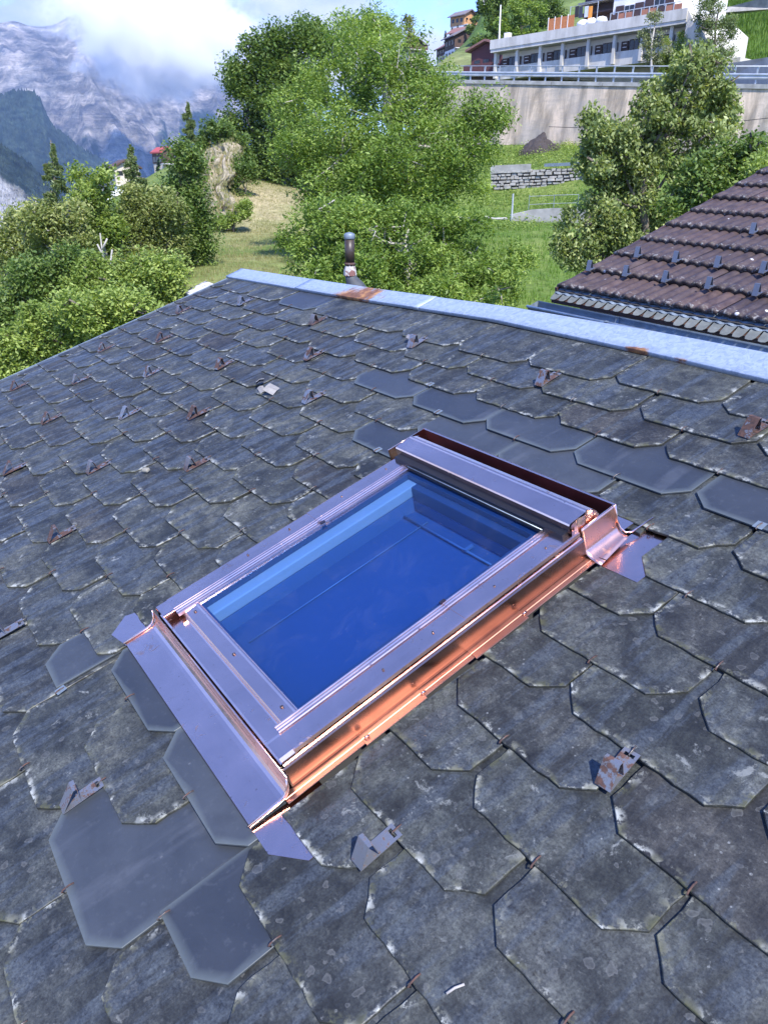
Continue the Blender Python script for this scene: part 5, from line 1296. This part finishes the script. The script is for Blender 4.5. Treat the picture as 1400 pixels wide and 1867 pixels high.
# small shed roof behind our verge
shd = thing('garden_shed', 'small shed with a patchy pale roof just beyond the top left corner of the slates', 'shed', loc=tuple(W(362, 530, 14)))
p = np.array(shd.location); A4 = [W(335, 532, 13.6), W(352, 540, 12.6), W(402, 522, 12.8), W(375, 512, 14.2)]
V = [q-p for q in A4]+[q-p-up*.06 for q in A4]
t = NT('patchy_roof'); v = t.coord('Object'); n_ = t.noise(v, 3.5, 5, .6); M_PR = t.bsdf(t.ramp(n_, [(.47, (.06, .065, .07)), (.53, (.55, .53, .52))]), .8)
MB().add(V, [(0, 1, 2, 3), (7, 6, 5, 4), (0, 4, 5, 1), (1, 5, 6, 2), (2, 6, 7, 3), (3, 7, 4, 0)]).obj('roof', M_PR, shd)
V = [q-p-up*.06 for q in A4]+[q-p-up*2.4 for q in A4]; MB().add([tuple(v_*.93) if 0 else tuple(v_) for v_ in V], [(0, 1, 5, 4), (1, 2, 6, 5), (2, 3, 7, 6), (3, 0, 4, 7)]).obj('wall', M_BRN, shd)
# upper right retaining walls on the hill
def slab_wall(name, label, pts, th_, mat, D):
    P = [np.array(W(x, y, d)) for (x, y), d in zip(pts, D)]; V = P+[q+np.array([.05, th_, 0]) for q in P]; n0 = len(P)
    o = MB().add(V, [tuple(range(n0-1, -1, -1)), tuple(range(n0, 2*n0))]+[(i, (i+1) % n0, n0+(i+1) % n0, n0+i) for i in range(n0)]).obj(name, mat); tag(o, label, 'wall'); return o
slab_wall('hill_wall', 'pale concrete wall at the foot of the green bank on the right', [(1313, 150), (1420, 158), (1420, 100), (1400, 104), (1325, 116), (1313, 122)], .5, M_BC, [57, 53, 53, 53.5, 56, 57])
slab_wall('hill_wall', 'grey sloping wall along the top of the green bank', [(1225, 30), (1330, 25), (1420, 15), (1420, -12), (1330, 12), (1225, 16)], .5, M_CONC, [84, 80, 76, 76, 80, 84])
slab_wall('hill_wall', 'grey block wall between the white house and the dark green shrub', [(1180, 52), (1262, 48), (1262, 28), (1222, 31), (1180, 38)], .4, M_CONC, [77, 74, 74, 75, 77])
print('buildings ok')

# ------------------------------------------------------------------ trees
def pxm(px, py, D): return D/ray(px, py)[1]/FPX
def leaf_quads(C, size, aspect, droop=.5, up_bias=1.0):
    """C (n,3) leaf centres -> diamond leaves, folded slightly"""
    n = len(C); a = rng.uniform(0, 2*math.pi, n); d = np.c_[np.cos(a), np.sin(a), rng.normal(-droop, .45, n)]; d /= np.linalg.norm(d, axis=1)[:, None]
    nn = rng.normal(0, .55, (n, 3)); nn[:, 2] += up_bias; w = np.cross(d, nn); w /= (np.linalg.norm(w, axis=1)[:, None]+1e-9)
    L = size*rng.uniform(.6, 1.35, n)[:, None]; Wd = L*aspect*rng.uniform(.8, 1.2, n)[:, None]
    V = np.empty((n, 4, 3)); V[:, 0] = C-d*L*.5; V[:, 1] = C+w*Wd*.5-d*L*.05; V[:, 2] = C+d*L*.5; V[:, 3] = C-w*Wd*.5-d*L*.05
    return V
def tree(name, label, trunk_px, D, ells, n_leaves, leaf, mat, bark=M_BARK, clump=.5, aspect=.42, droop=.5, depth=1.0, trunk_r=.16, cat='tree', limbs=True, group=None, dens=1.0, airy=.0, twigs=60):
    """ells: crown lobes as (px, py, rx, ry[, dD]) at distance D"""
    B = np.array(W(trunk_px[0], trunk_px[1], D)); gz = float(ground(B[0], B[1])) if B[1] < 66 else B[2]-1
    if B[1] < 66 and abs(gz-B[2]) < 6: B[2] = min(gz, B[2]+2)
    T = thing(name, label, cat, loc=tuple(B), group=group); cl = []
    tot = sum(e[2]*e[3] for e in ells); cen = []
    ells = list(ells)
    for e in list(ells):           # smaller boughs break up the outline
        for _ in range(3):
            a = rng.uniform(0, 6.28); f = rng.uniform(.28, .45); ells.append((e[0]+e[2]*.95*math.cos(a), e[1]+e[3]*.95*math.sin(a)-e[3]*.12, e[2]*f, e[3]*f, (e[4] if len(e) > 4 else 0)+rng.uniform(-.5, .5)))
    tot = sum(e[2]*e[3] for e in ells)
    for e in ells:
        dd = e[4] if len(e) > 4 else 0; Dd = D+dd; c = np.array(W(e[0], e[1], Dd)); m_ = pxm(e[0], e[1], Dd); rx, rz = e[2]*m_, e[3]*m_; ry = min(rx, rz)*1.0*depth
        cen.append((c, rx, ry, rz)); k_ = max(3, int(n_leaves*e[2]*e[3]/tot/ (230 if clump < .6 else 340)))
        q = rng.normal(0, 1, (k_, 3)); q /= np.linalg.norm(q, axis=1)[:, None]; r_ = rng.random(k_)**(1/2.4)
        q = q*r_[:, None]; q *= (1+.16*(rng.random(k_)[:, None]-.5)*2)
        # sprouting outliers break the outline
        out = rng.random(k_) < .10; q[out] *= rng.uniform(1.05, 1.28, out.sum())[:, None]
        P = c+q*np.array([rx, ry, rz]); cl.append(np.c_[P, np.full(k_, clump*rng.uniform(.8, 1.2))*np.where(out, .55, 1)])
    CL = np.concatenate(cl); CL[:, 3] *= rng.uniform(.55, 1.35, len(CL))
    per = rng.poisson(n_leaves/ len(CL), len(CL)); per = (per*(CL[:, 3]/clump)**1.6).astype(int)*9//10+3
    idx = np.repeat(np.arange(len(CL)), per); n = len(idx)
    q = rng.normal(0, 1, (n, 3)); q /= np.linalg.norm(q, axis=1)[:, None]; q *= (rng.random(n)**(1/1.7))[:, None]
    q[:, 2] *= .85
    # sprays droop at the rim of each clump
    q[:, 2] -= .22*(q[:, 0]**2+q[:, 1]**2)
    C = CL[idx, :3]+q*CL[idx, 3][:, None]*dens
    me = quadmesh('foliage', (leaf_quads(C, leaf, aspect, droop)-B).reshape(-1, 3), n, 4); obj('foliage', me, mat, T)
    # trunk, limbs, twigs
    mb = MB(); top = np.mean([c[0] for c in cen], 0); top[2] = max(c[0][2] for c in cen)*.6+top[2]*.4
    h = np.linalg.norm(top-B); mid = [B*(1-s)+top*s+np.array([.06*h*math.sin(s*5), .04*h*math.cos(s*4)-.04*h, 0])*(s*(1-s)*3) for s in np.linspace(0, 1, 8)]
    mb.tube([p-B for p in mid], [trunk_r*(1-.75*s)+.01 for s in np.linspace(0, 1, 8)], 9)
    for c, rx, ry, rz in cen[:max(3, len(cen)//3)]:
        j = min(range(8), key=lambda q_: np.linalg.norm(mid[q_]-(c-np.array([0, 0, rz*1.2])))); j = min(max(j, 1), 6)
        p0 = mid[j]; pts = [p0*(1-s)+c*s+np.array([0, 0, -.12*np.linalg.norm(c-p0)*math.sin(s*math.pi)]) for s in np.linspace(0, 1, 6)]
        r0 = trunk_r*(1-.75*j/7)*.55; mb.tube([p-B for p in pts], [r0*(1-.8*s)+.008 for s in np.linspace(0, 1, 6)], 6, False)
    for i in rng.choice(len(CL), min(twigs, len(CL)), False):
        p = CL[i, :3]; c = min(cen, key=lambda c_: np.linalg.norm(c_[0]-p))[0]; k_ = (p+c)/2+rng.normal(0, .12, 3)
        mb.tube([c-B, k_-B, p-B], [.028, .018, .007], 4, False)
    mb.obj('trunk', bark, T, None, True)
    return T
def conifer(name, label, px, py_top, py_base, D, rpx, n, leaf, mat, lean=0, group=None, base=None, sparse=1.0, cat='tree'):
    Tp, Bp = np.array(W(px+lean, py_top, D)), np.array(W(px, py_base, D)); Bp[0:2] = Tp[0:2]*.3+Bp[0:2]*.7; h = Tp[2]-Bp[2]; R_ = rpx*pxm(px, py_base, D)
    T = thing(name, label, cat, loc=tuple(Bp-up*1.0), group=group); O = Bp-up*1.0
    mb = MB(); mb.tube([np.zeros(3), (Tp-O)*.5, Tp-O], [h*.022, h*.013, .01], 7); mb.obj('trunk', M_BARK, T, None, True)
    nb = int(26*sparse)+int(h*3); C = []; mb = MB()
    for i in range(nb):
        s = (i+rng.random())/nb; z0 = Bp+(Tp-Bp)*(.04+.95*s); r_ = R_*(1-s)**.8*rng.uniform(.6, 1.12)+.05*R_; a = rng.uniform(0, 6.28)
        tip = z0+np.array([math.cos(a)*r_, math.sin(a)*r_, -r_*.28+.1*r_]); mb.tube([z0-O, (z0+tip)/2-O+up*.04*r_, tip-O], [.03*h/10+.006, .012, .005], 4, False)
        m_ = max(6, int(n/nb*(r_/R_*1.5+.15))); u_ = rng.random(m_)**.8; P = z0+(tip-z0)*u_[:, None]; 
        side = np.array([-math.sin(a), math.cos(a), 0]); P = P+side*(rng.normal(0, 1, m_)*.22*r_*(1.15-u_))[:, None]+np.c_[np.zeros((m_, 2)), -np.abs(rng.normal(0, .10, m_))*R_*.7]
        C.append(P)
    C = np.concatenate(C); me = quadmesh('foliage', (leaf_quads(C, leaf, .28, .6)-O).reshape(-1, 3), len(C), 4); obj('foliage', me, mat, T); mb.obj('branches', M_BARK, T, None, True)
    return T
M_L1 = mat_leaf('walnut_leaves', (.145, .23, .045), (.33, .43, .11), .42, .7)
M_L2 = mat_leaf('dark_leaves', (.095, .16, .036), (.21, .28, .08), .36, .9)
M_L3 = mat_leaf('fruit_tree_leaves', (.17, .225, .07), (.41, .46, .20), .38, 1.4)
M_L4 = mat_leaf('bright_leaves', (.175, .25, .052), (.38, .46, .13), .42, .8)
M_L5 = mat_leaf('ash_leaves', (.18, .225, .065), (.38, .40, .155), .38, .8)
M_L6 = mat_leaf('larch_needles', (.13, .185, .07), (.25, .30, .12), .35, 1)
M_L7 = mat_leaf('pale_poplar_leaves', (.16, .20, .09), (.36, .38, .22), .35, 1)
M_L8 = mat_leaf('spruce_needles', (.022, .050, .022), (.045, .080, .035), .15, 1)

tree('walnut_tree', 'large walnut tree in the middle with its crown up to the sky', (735, 560), 27,
     [(665, 110, 80, 62, 2), (735, 135, 85, 75), (645, 180, 55, 45, 1), (590, 185, 75, 60, 2), (680, 215, 120, 85), (800, 235, 80, 75), (620, 290, 95, 75, -1), (740, 290, 100, 70, -2), (855, 285, 55, 60, -1), (880, 215, 30, 26, -1), (560, 265, 45, 45), (800, 165, 45, 50, 1), (700, 350, 110, 55, -1), (820, 330, 70, 30, -1), (590, 335, 34, 34), (655, 60, 30, 26, 3), (705, 72, 30, 26, 3)],
     125000, .13, M_L1, clump=.56, aspect=.36, trunk_r=.30, twigs=150, bark=M_BARKP)
tree('walnut_tree', 'lower leafy walnut directly behind the chimney pipe and ridge', (735, 600), 19,
     [(600, 430, 75, 45), (700, 415, 70, 45), (790, 415, 75, 40, 1), (575, 490, 50, 36), (650, 490, 80, 45, -1), (760, 490, 90, 55), (860, 470, 70, 60, 1), (900, 530, 60, 35), (830, 550, 80, 30, -1), (720, 545, 70, 30), (940, 500, 26, 40, 1), (600, 385, 50, 25, 1)],
     80000, .112, M_L1, clump=.38, aspect=.36, trunk_r=.16, twigs=140, bark=M_BARKP)
tree('tall_dark_tree', 'tall dark tree at the left of the big walnut above the dry bluff', (500, 318), 50,
     [(525, 95, 48, 50), (480, 150, 55, 60), (560, 120, 55, 55, 1), (445, 205, 38, 55), (520, 200, 65, 70), (430, 270, 28, 45), (480, 270, 50, 50), (600, 90, 36, 36, 2), (575, 70, 30, 25, 2), (430, 150, 14, 22), (540, 280, 40, 40), (465, 110, 22, 30), (460, 300, 40, 30), (520, 305, 40, 22), (435, 310, 20, 26)],
     80000, .21, M_L2, clump=.85, aspect=.5, trunk_r=.3, twigs=80)
tree('slender_treetop', 'thin pale treetop sticking up against the sky right of the walnut crown', (743, 140), 60, [(743, 50, 7, 18), (746, 75, 8, 14)], 1300, .22, M_L5, clump=.4, trunk_r=.08, twigs=14)
tree('fruit_tree', 'pale-leaved fruit tree in front of the retaining wall on the right', (1165, 560), 15,
     [(1245, 160, 52, 45), (1285, 150, 30, 40), (1215, 205, 60, 50), (1280, 215, 45, 40, 1), (1170, 250, 50, 50), (1240, 270, 70, 55), (1130, 290, 45, 40), (1190, 330, 90, 60), (1120, 360, 55, 55), (1250, 340, 70, 50, 1), (1150, 420, 75, 50), (1100, 420, 35, 45), (1085, 235, 13, 30), (1092, 280, 22, 26), (1080, 300, 15, 26), (1200, 400, 70, 45, 1), (1090, 470, 30, 30), (1150, 470, 60, 30), (1315, 205, 12, 45), (1040, 440, 18, 45)],
     70000, .086, M_L3, clump=.25, aspect=.5, trunk_r=.13, droop=.8, twigs=120)
tree('hedge_shrub', 'green shrub between the fruit tree and the tiled roof', (1330, 420), 13, [(1335, 275, 35, 25), (1370, 290, 30, 20), (1310, 310, 45, 28), (1345, 325, 45, 26), (1290, 345, 35, 24), (1240, 370, 35, 20), (1390, 305, 18, 16)], 17000, .085, M_L2, clump=.28, aspect=.5, trunk_r=.06, twigs=25, cat='shrub')
tree('yellow_shrub', 'yellow-green shrub poking over the top of the tiled roof', (1395, 400), 11.5, [(1385, 308, 26, 12), (1400, 300, 20, 10)], 2600, .07, M_L4, clump=.2, trunk_r=.04, twigs=8, cat='shrub')
# left-hand woodland
tree('green_tree', 'dark broad tree whose shadow falls on the mown bank', (335, 540), 25,
     [(345, 330, 28, 35), (350, 375, 38, 40), (325, 430, 46, 42), (355, 440, 28, 32), (300, 400, 45, 45, -1), (310, 470, 50, 38), (355, 490, 32, 25), (340, 285, 16, 26), (350, 400, 28, 30)], 36000, .125, M_L2, clump=.42, trunk_r=.18, twigs=60)
tree('green_tree', 'rounded tree with yellowish top left of the dark broad tree', (260, 540), 22,
     [(265, 365, 40, 25), (240, 400, 50, 35), (290, 390, 40, 35), (230, 445, 50, 40), (280, 440, 50, 45), (250, 490, 60, 35, -1), (200, 470, 40, 35), (310, 440, 30, 40)], 34000, .105, M_L5, clump=.36, trunk_r=.13, twigs=60)
tree('ash_tree', 'bright young ash with pale stems left of the white annex', (195, 500), 21,
     [(155, 335, 20, 22), (170, 365, 28, 26), (195, 335, 13, 20), (190, 390, 26, 30), (160, 400, 25, 30), (185, 430, 30, 25)], 12000, .11, M_L4, clump=.33, aspect=.45, trunk_r=.07, bark=M_BARKP, twigs=50)
tree('ash_tree', 'pale ash at the left edge below the scree', (30, 520), 22, [(20, 420, 30, 26), (50, 430, 28, 25), (10, 460, 30, 30), (55, 470, 35, 35), (25, 510, 35, 35), (75, 440, 22, 24)], 19000, .11, M_L5, clump=.36, trunk_r=.1, bark=M_BARKP, twigs=50)
tree('bush', 'bright yellow-green bush along the left verge of the slate roof', (110, 690), 11,
     [(100, 580, 55, 30), (40, 640, 50, 28), (120, 630, 60, 28), (180, 570, 60, 34), (180, 615, 40, 20), (10, 660, 40, 18), (235, 560, 45, 26), (70, 610, 50, 28), (0, 620, 30, 24), (-30, 680, 50, 26), (15, 690, 30, 14)], 52000, .062, M_L4, clump=.22, aspect=.5, trunk_r=.06, twigs=60, cat='bush')
tree('bush', 'mid-green bush between the bright bush and the dark broad tree', (260, 600), 13.5,
     [(250, 510, 50, 30), (290, 520, 34, 26), (200, 520, 50, 34), (290, 490, 30, 24), (310, 550, 20, 16), (265, 550, 40, 20), (160, 520, 40, 34)], 34000, .07, M_L4, clump=.25, aspect=.5, trunk_r=.06, twigs=40, cat='bush')
tree('bush', 'darker shrub mass at the left edge under the pale ash', (60, 620), 14,
     [(30, 560, 50, 40), (90, 530, 50, 34), (130, 500, 45, 34), (20, 600, 40, 26), (60, 510, 40, 30), (110, 550, 40, 28)], 38000, .075, M_L2, clump=.28, aspect=.5, trunk_r=.06, twigs=50, cat='bush')
conifer('larch_tree', 'tall feathery larch at the left with grey trunk showing', 105, 255, 560, 20, 62, 26000, .10, M_L6, lean=-12, sparse=1.7)
conifer('larch_tree', 'leaning larch in front of the house with dark gable', 258, 262, 400, 34, 42, 13000, .14, M_L6, lean=-20, sparse=1.6)
conifer('spruce_tree', 'dark spruce standing right of the red-roofed barn', 345, 183, 330, 42, 34, 12000, .17, M_L6, lean=-4, sparse=1.6)
conifer('young_conifer', 'small young conifer immediately left of the red-roofed barn', 289, 290, 312, 100, 4.5, 500, .35, M_L8)
tree('bush', 'small bush clinging to the top of the dry bluff', (400, 260), 46, [(395, 235, 16, 14), (410, 250, 16, 12), (380, 255, 14, 14), (372, 280, 10, 18), (432, 262, 12, 14)], 6200, .2, M_L2, clump=.4, trunk_r=.05, twigs=6, cat='bush')
tree('bush', 'low bush at the foot of the dry bluff beside the mown bank', (450, 350), 43, [(450, 325, 16, 20), (436, 350, 18, 16), (415, 372, 20, 10), (440, 300, 10, 18)], 5600, .16, M_L2, clump=.35, trunk_r=.05, twigs=6, cat='bush')
tree('leafy_tree', 'mid-height leafy tree between the tall larch and the bright young ash', (110, 540), 19.5,
     [(95, 400, 28, 26), (125, 420, 30, 26), (70, 430, 30, 26), (110, 460, 42, 30), (150, 455, 30, 26), (60, 380, 16, 20), (128, 385, 14, 20)], 24000, .10, M_L5, clump=.33, aspect=.45, trunk_r=.08, bark=M_BARKP, twigs=60)
tree('bush', 'low green shrub in the hollow directly below the dry bluff', (425, 410), 35.5, [(432, 388, 22, 12), (412, 398, 22, 14), (445, 378, 10, 8), (395, 412, 18, 14)], 5200, .13, M_L4, clump=.3, trunk_r=.05, twigs=8, cat='bush')
# dead pale stems among the left trees
ds = thing('dead_tree', 'bare pale dead stems between the ash and the rounded tree', 'dead tree', loc=tuple(W(192, 520, 19))); DL = Matrix.Translation(-Vector(ds.location))
for pts in ([(196, 500), (188, 465), (183, 425)], [(190, 470), (178, 445)], [(187, 455), (196, 435)], [(200, 495), (205, 455)], [(193, 485), (175, 470)]):
    MB().tube([W(x, y, 18.6) for x, y in pts], [.026*(1-.25*i) for i in range(len(pts))], 6).obj('stem', M_BARKP, ds, DL, True)
# dry earth bluff
bl = np.zeros((46, 40, 3)); 
for a in range(46):
    for b in range(40):
        u_, v_ = a/45, b/39; px = 362+(70+10*math.sin(v_*7)+6*math.sin(v_*19))*u_-14*v_*(1-u_); py = 252+150*v_+(1-u_)*26*(1-v_)
        bl[a, b] = W(px, py, 47-9*v_-3*math.sin(u_*math.pi)+4.5*(ridged(u_*4, v_*1.6, o=5, s=55)-.5))
t = NT('dry_bluff_earth'); v = t.coord('Object'); n_ = t.noise(t.coord('Object', (1, 1, .5)), 1.6, 7, .7); M_BL = t.bsdf(t.ramp(n_, [(.36, (.13, .13, .06)), (.48, (.27, .235, .15)), (.60, (.40, .345, .25))]), .95, 0, n_, .25, .8)
o = obj('earth_bluff', gridmesh('earth_bluff', bl), M_BL); o['kind'] = 'structure'
q = bl.reshape(-1, 3)[rng.choice(46*40, 900)]; tufts('dry_grass', q+rng.normal(0, .15, q.shape), .13, .02, M_GRD, 6)
# hill above the road: trees and shrubs
def htree(name, label, px, py, D, ells, n, leaf, mat, cl=.8, cat='tree', **k): return tree(name, label, (px, py), D, ells, n, leaf, mat, clump=cl, cat=cat, limbs=k.get('limbs', True), trunk_r=k.get('tr', .15), twigs=k.get('tw', 12), bark=k.get('bark', M_BARK))
htree('hill_tree', 'tall tree directly left of the plain white pole', 905, 120, 96, [(895, 30, 15, 30), (900, 65, 20, 26), (885, 90, 14, 16), (900, 5, 14, 20)], 9000, .34, M_L2)
htree('hill_tree', 'rounded tree directly right of the plain white pole', 945, 90, 92, [(940, 40, 26, 26), (960, 20, 22, 24), (935, 70, 22, 16), (965, 60, 20, 18)], 10000, .32, M_L1)
htree('hill_tree', 'darker tree between the rounded tree and the orange net fence', 985, 70, 98, [(985, 30, 20, 28), (1000, 10, 22, 20), (980, 60, 14, 12), (1015, 25, 16, 18)], 9000, .33, M_L2)
htree('hill_tree', 'tree behind the terrace left of the washing line', 1030, 40, 104, [(1030, 5, 20, 18), (1010, -5, 20, 16), (970, -8, 26, 18), (1045, 0, 10, 8)], 7000, .34, M_L5)
htree('hill_tree', 'bushy tree among the stepped chalets', 868, 110, 122, [(866, 88, 15, 12), (858, 98, 12, 9), (880, 96, 8, 10)], 2600, .4, M_L2)
htree('hill_tree', 'tree at the upper left corner of the hillside beside the tower-like house', 878, 60, 150, [(870, 45, 10, 10), (880, 56, 12, 8), (862, 56, 7, 7)], 2600, .45, M_L2)
conifer('hill_conifer', 'tall dark spruce at the top edge left of the tower-like house', 876, -22, 34, 160, 11, 3200, .5, M_L8)
conifer('hill_conifer', 'thin conifer on the skyline left of the honey-coloured chalet', 812, 56, 96, 190, 5, 900, .55, M_L8)
conifer('hill_conifer', 'second thin conifer from the left on the skyline', 824, 50, 92, 190, 4, 900, .55, M_L8)
conifer('hill_conifer', 'thin conifer nearest the honey-coloured chalet on the skyline', 834, 46, 88, 190, 5, 900, .55, M_L8)
htree('pale_tree', 'whitish-leaved slender tree in front of the concrete building', 1180, 152, 62, [(1195, 42, 14, 15), (1190, 70, 22, 20), (1200, 95, 18, 16), (1178, 92, 12, 14), (1190, 115, 12, 10)], 5200, .17, M_L7, cl=.4, bark=M_BARKP, tw=40)
htree('green_bush', 'bright green rounded bush on the bank right of the pale slender tree', 1230, 140, 64, [(1240, 84, 28, 18), (1225, 104, 26, 18), (1255, 98, 22, 16), (1215, 120, 14, 10)], 14000, .13, M_L4, cl=.4, cat='bush')
htree('dark_shrub', 'tall dark grey-green shrub on the green bank', 1300, 130, 62, [(1295, 30, 22, 30), (1310, 60, 28, 26), (1285, 75, 22, 26), (1320, 90, 18, 16), (1300, 5, 20, 18), (1330, 50, 14, 18), (1300, 100, 22, 12)], 15000, .15, M_L6, cl=.45, cat='shrub', tw=60)
# wild growth on the green bank and along the meadow (joined small plants)
x_, y_ = [], []
pts = []
for _ in range(2600):
    h_ = hill_hit(rng.uniform(1230, 1410), rng.uniform(-5, 135))
    if h_ is not None: pts.append(tuple(h_))
if pts: tufts('bank_grass', np.array(pts), .55, .05, M_GR, 7)
x, y = scatter(1500, 3, 18, 38, 60); z = ground(x, y); a_, b_ = proj(np.stack([x, y, z], 0)); dwp = (x-WA[0])*wn[0]+(y-WA[1])*wn[1]
ok = ((b_ > 262) & (b_ < 312) & (dwp < -.3)) | ((b_ > 352) & (b_ < 385)) & (rng.random(len(x)) < .5) | ((b_ > 398) & (b_ < 425) & (rng.random(len(x)) < .5))
P = np.c_[x, y, z][ok]; C = np.repeat(P, 26, 0)+rng.normal(0, 1, (len(P)*26, 3))*np.array([.30, .30, .12])+np.array([0, 0, .14])
o = obj('weeds', quadmesh('weeds', leaf_quads(C, .13, .5, .2, 1).reshape(-1, 3), len(C), 4), M_L4); o['kind'] = 'stuff'
print('trees ok')

# ------------------------------------------------------------------ cloud hanging on the mountain, and the air
def cloud(name, label, px, py, R_, wpx, hpx, depth, dens, scale, seed, thr=.44):
    c = W(px, py, R_); k_ = pxm(px, py, R_); bpy_m = MB().box((-1, -1, -1), (1, 1, 1)).mesh(name)
    o = obj(name, bpy_m); o.location = tuple(c); o.scale = (wpx*k_, depth, hpx*k_); o.rotation_euler = (0, 0, -math.atan2(c[0], c[1])); tag(o, label, 'cloud')
    t = NT(name+'_vapour'); tc = t.n('TexCoord'); ln = t.n('VectorMath', operation='LENGTH'); sp_ = t.n('SeparateXYZ'); t.l(tc.outputs['Object'], sp_.inputs[0])
    t.l(tc.outputs['Object'], ln.inputs[0])
    fall = t.mr(ln.outputs['Value'], .25, 1.0, .62, 0)
    mp = t.n('Mapping'); mp.inputs['Scale'].default_value = (wpx*k_, depth, hpx*k_); mp.inputs['Location'].default_value = (seed*7.1*100, 0, 0); t.l(tc.outputs['Object'], mp.inputs[0])
    n_ = t.noise(mp.outputs[0], scale, 8, .66, .0)
    # flat, sharp base
    base_ = t.mr(sp_.outputs[2], -.80, -.62)
    d = t.math('MULTIPLY', t.mr(t.math('ADD', t.math('SUBTRACT', n_, .5), fall), .23, .34, 0, dens), base_)
    v = t.n('VolumePrincipled'); v.inputs['Color'].default_value = (1, 1, 1, 1); v.inputs['Anisotropy'].default_value = .1; t.l(d, v.inputs['Density'])
    t.l(v.outputs[0], t.out.inputs['Volume']); o.data.materials.append(t.m); return o
cloud('cloud', 'big white cloud covering the mountain top in the middle left', 300, 60, 3300, 250, 150, 300, .022, .0055, 1)
hz = MB().box((-6500, -60, CAMZ-820), (6500, 5900, CAMZ+1500)).mesh('haze'); o = obj('haze', hz); o['kind'] = 'stuff'
t = NT('haze_air'); v = t.n('VolumePrincipled'); v.inputs['Color'].default_value = (.42, .64, 1, 1); v.inputs['Density'].default_value = 6.5e-5; v.inputs['Anisotropy'].default_value = 0
t.l(v.outputs[0], t.out.inputs['Volume']); hz.materials.append(t.m)
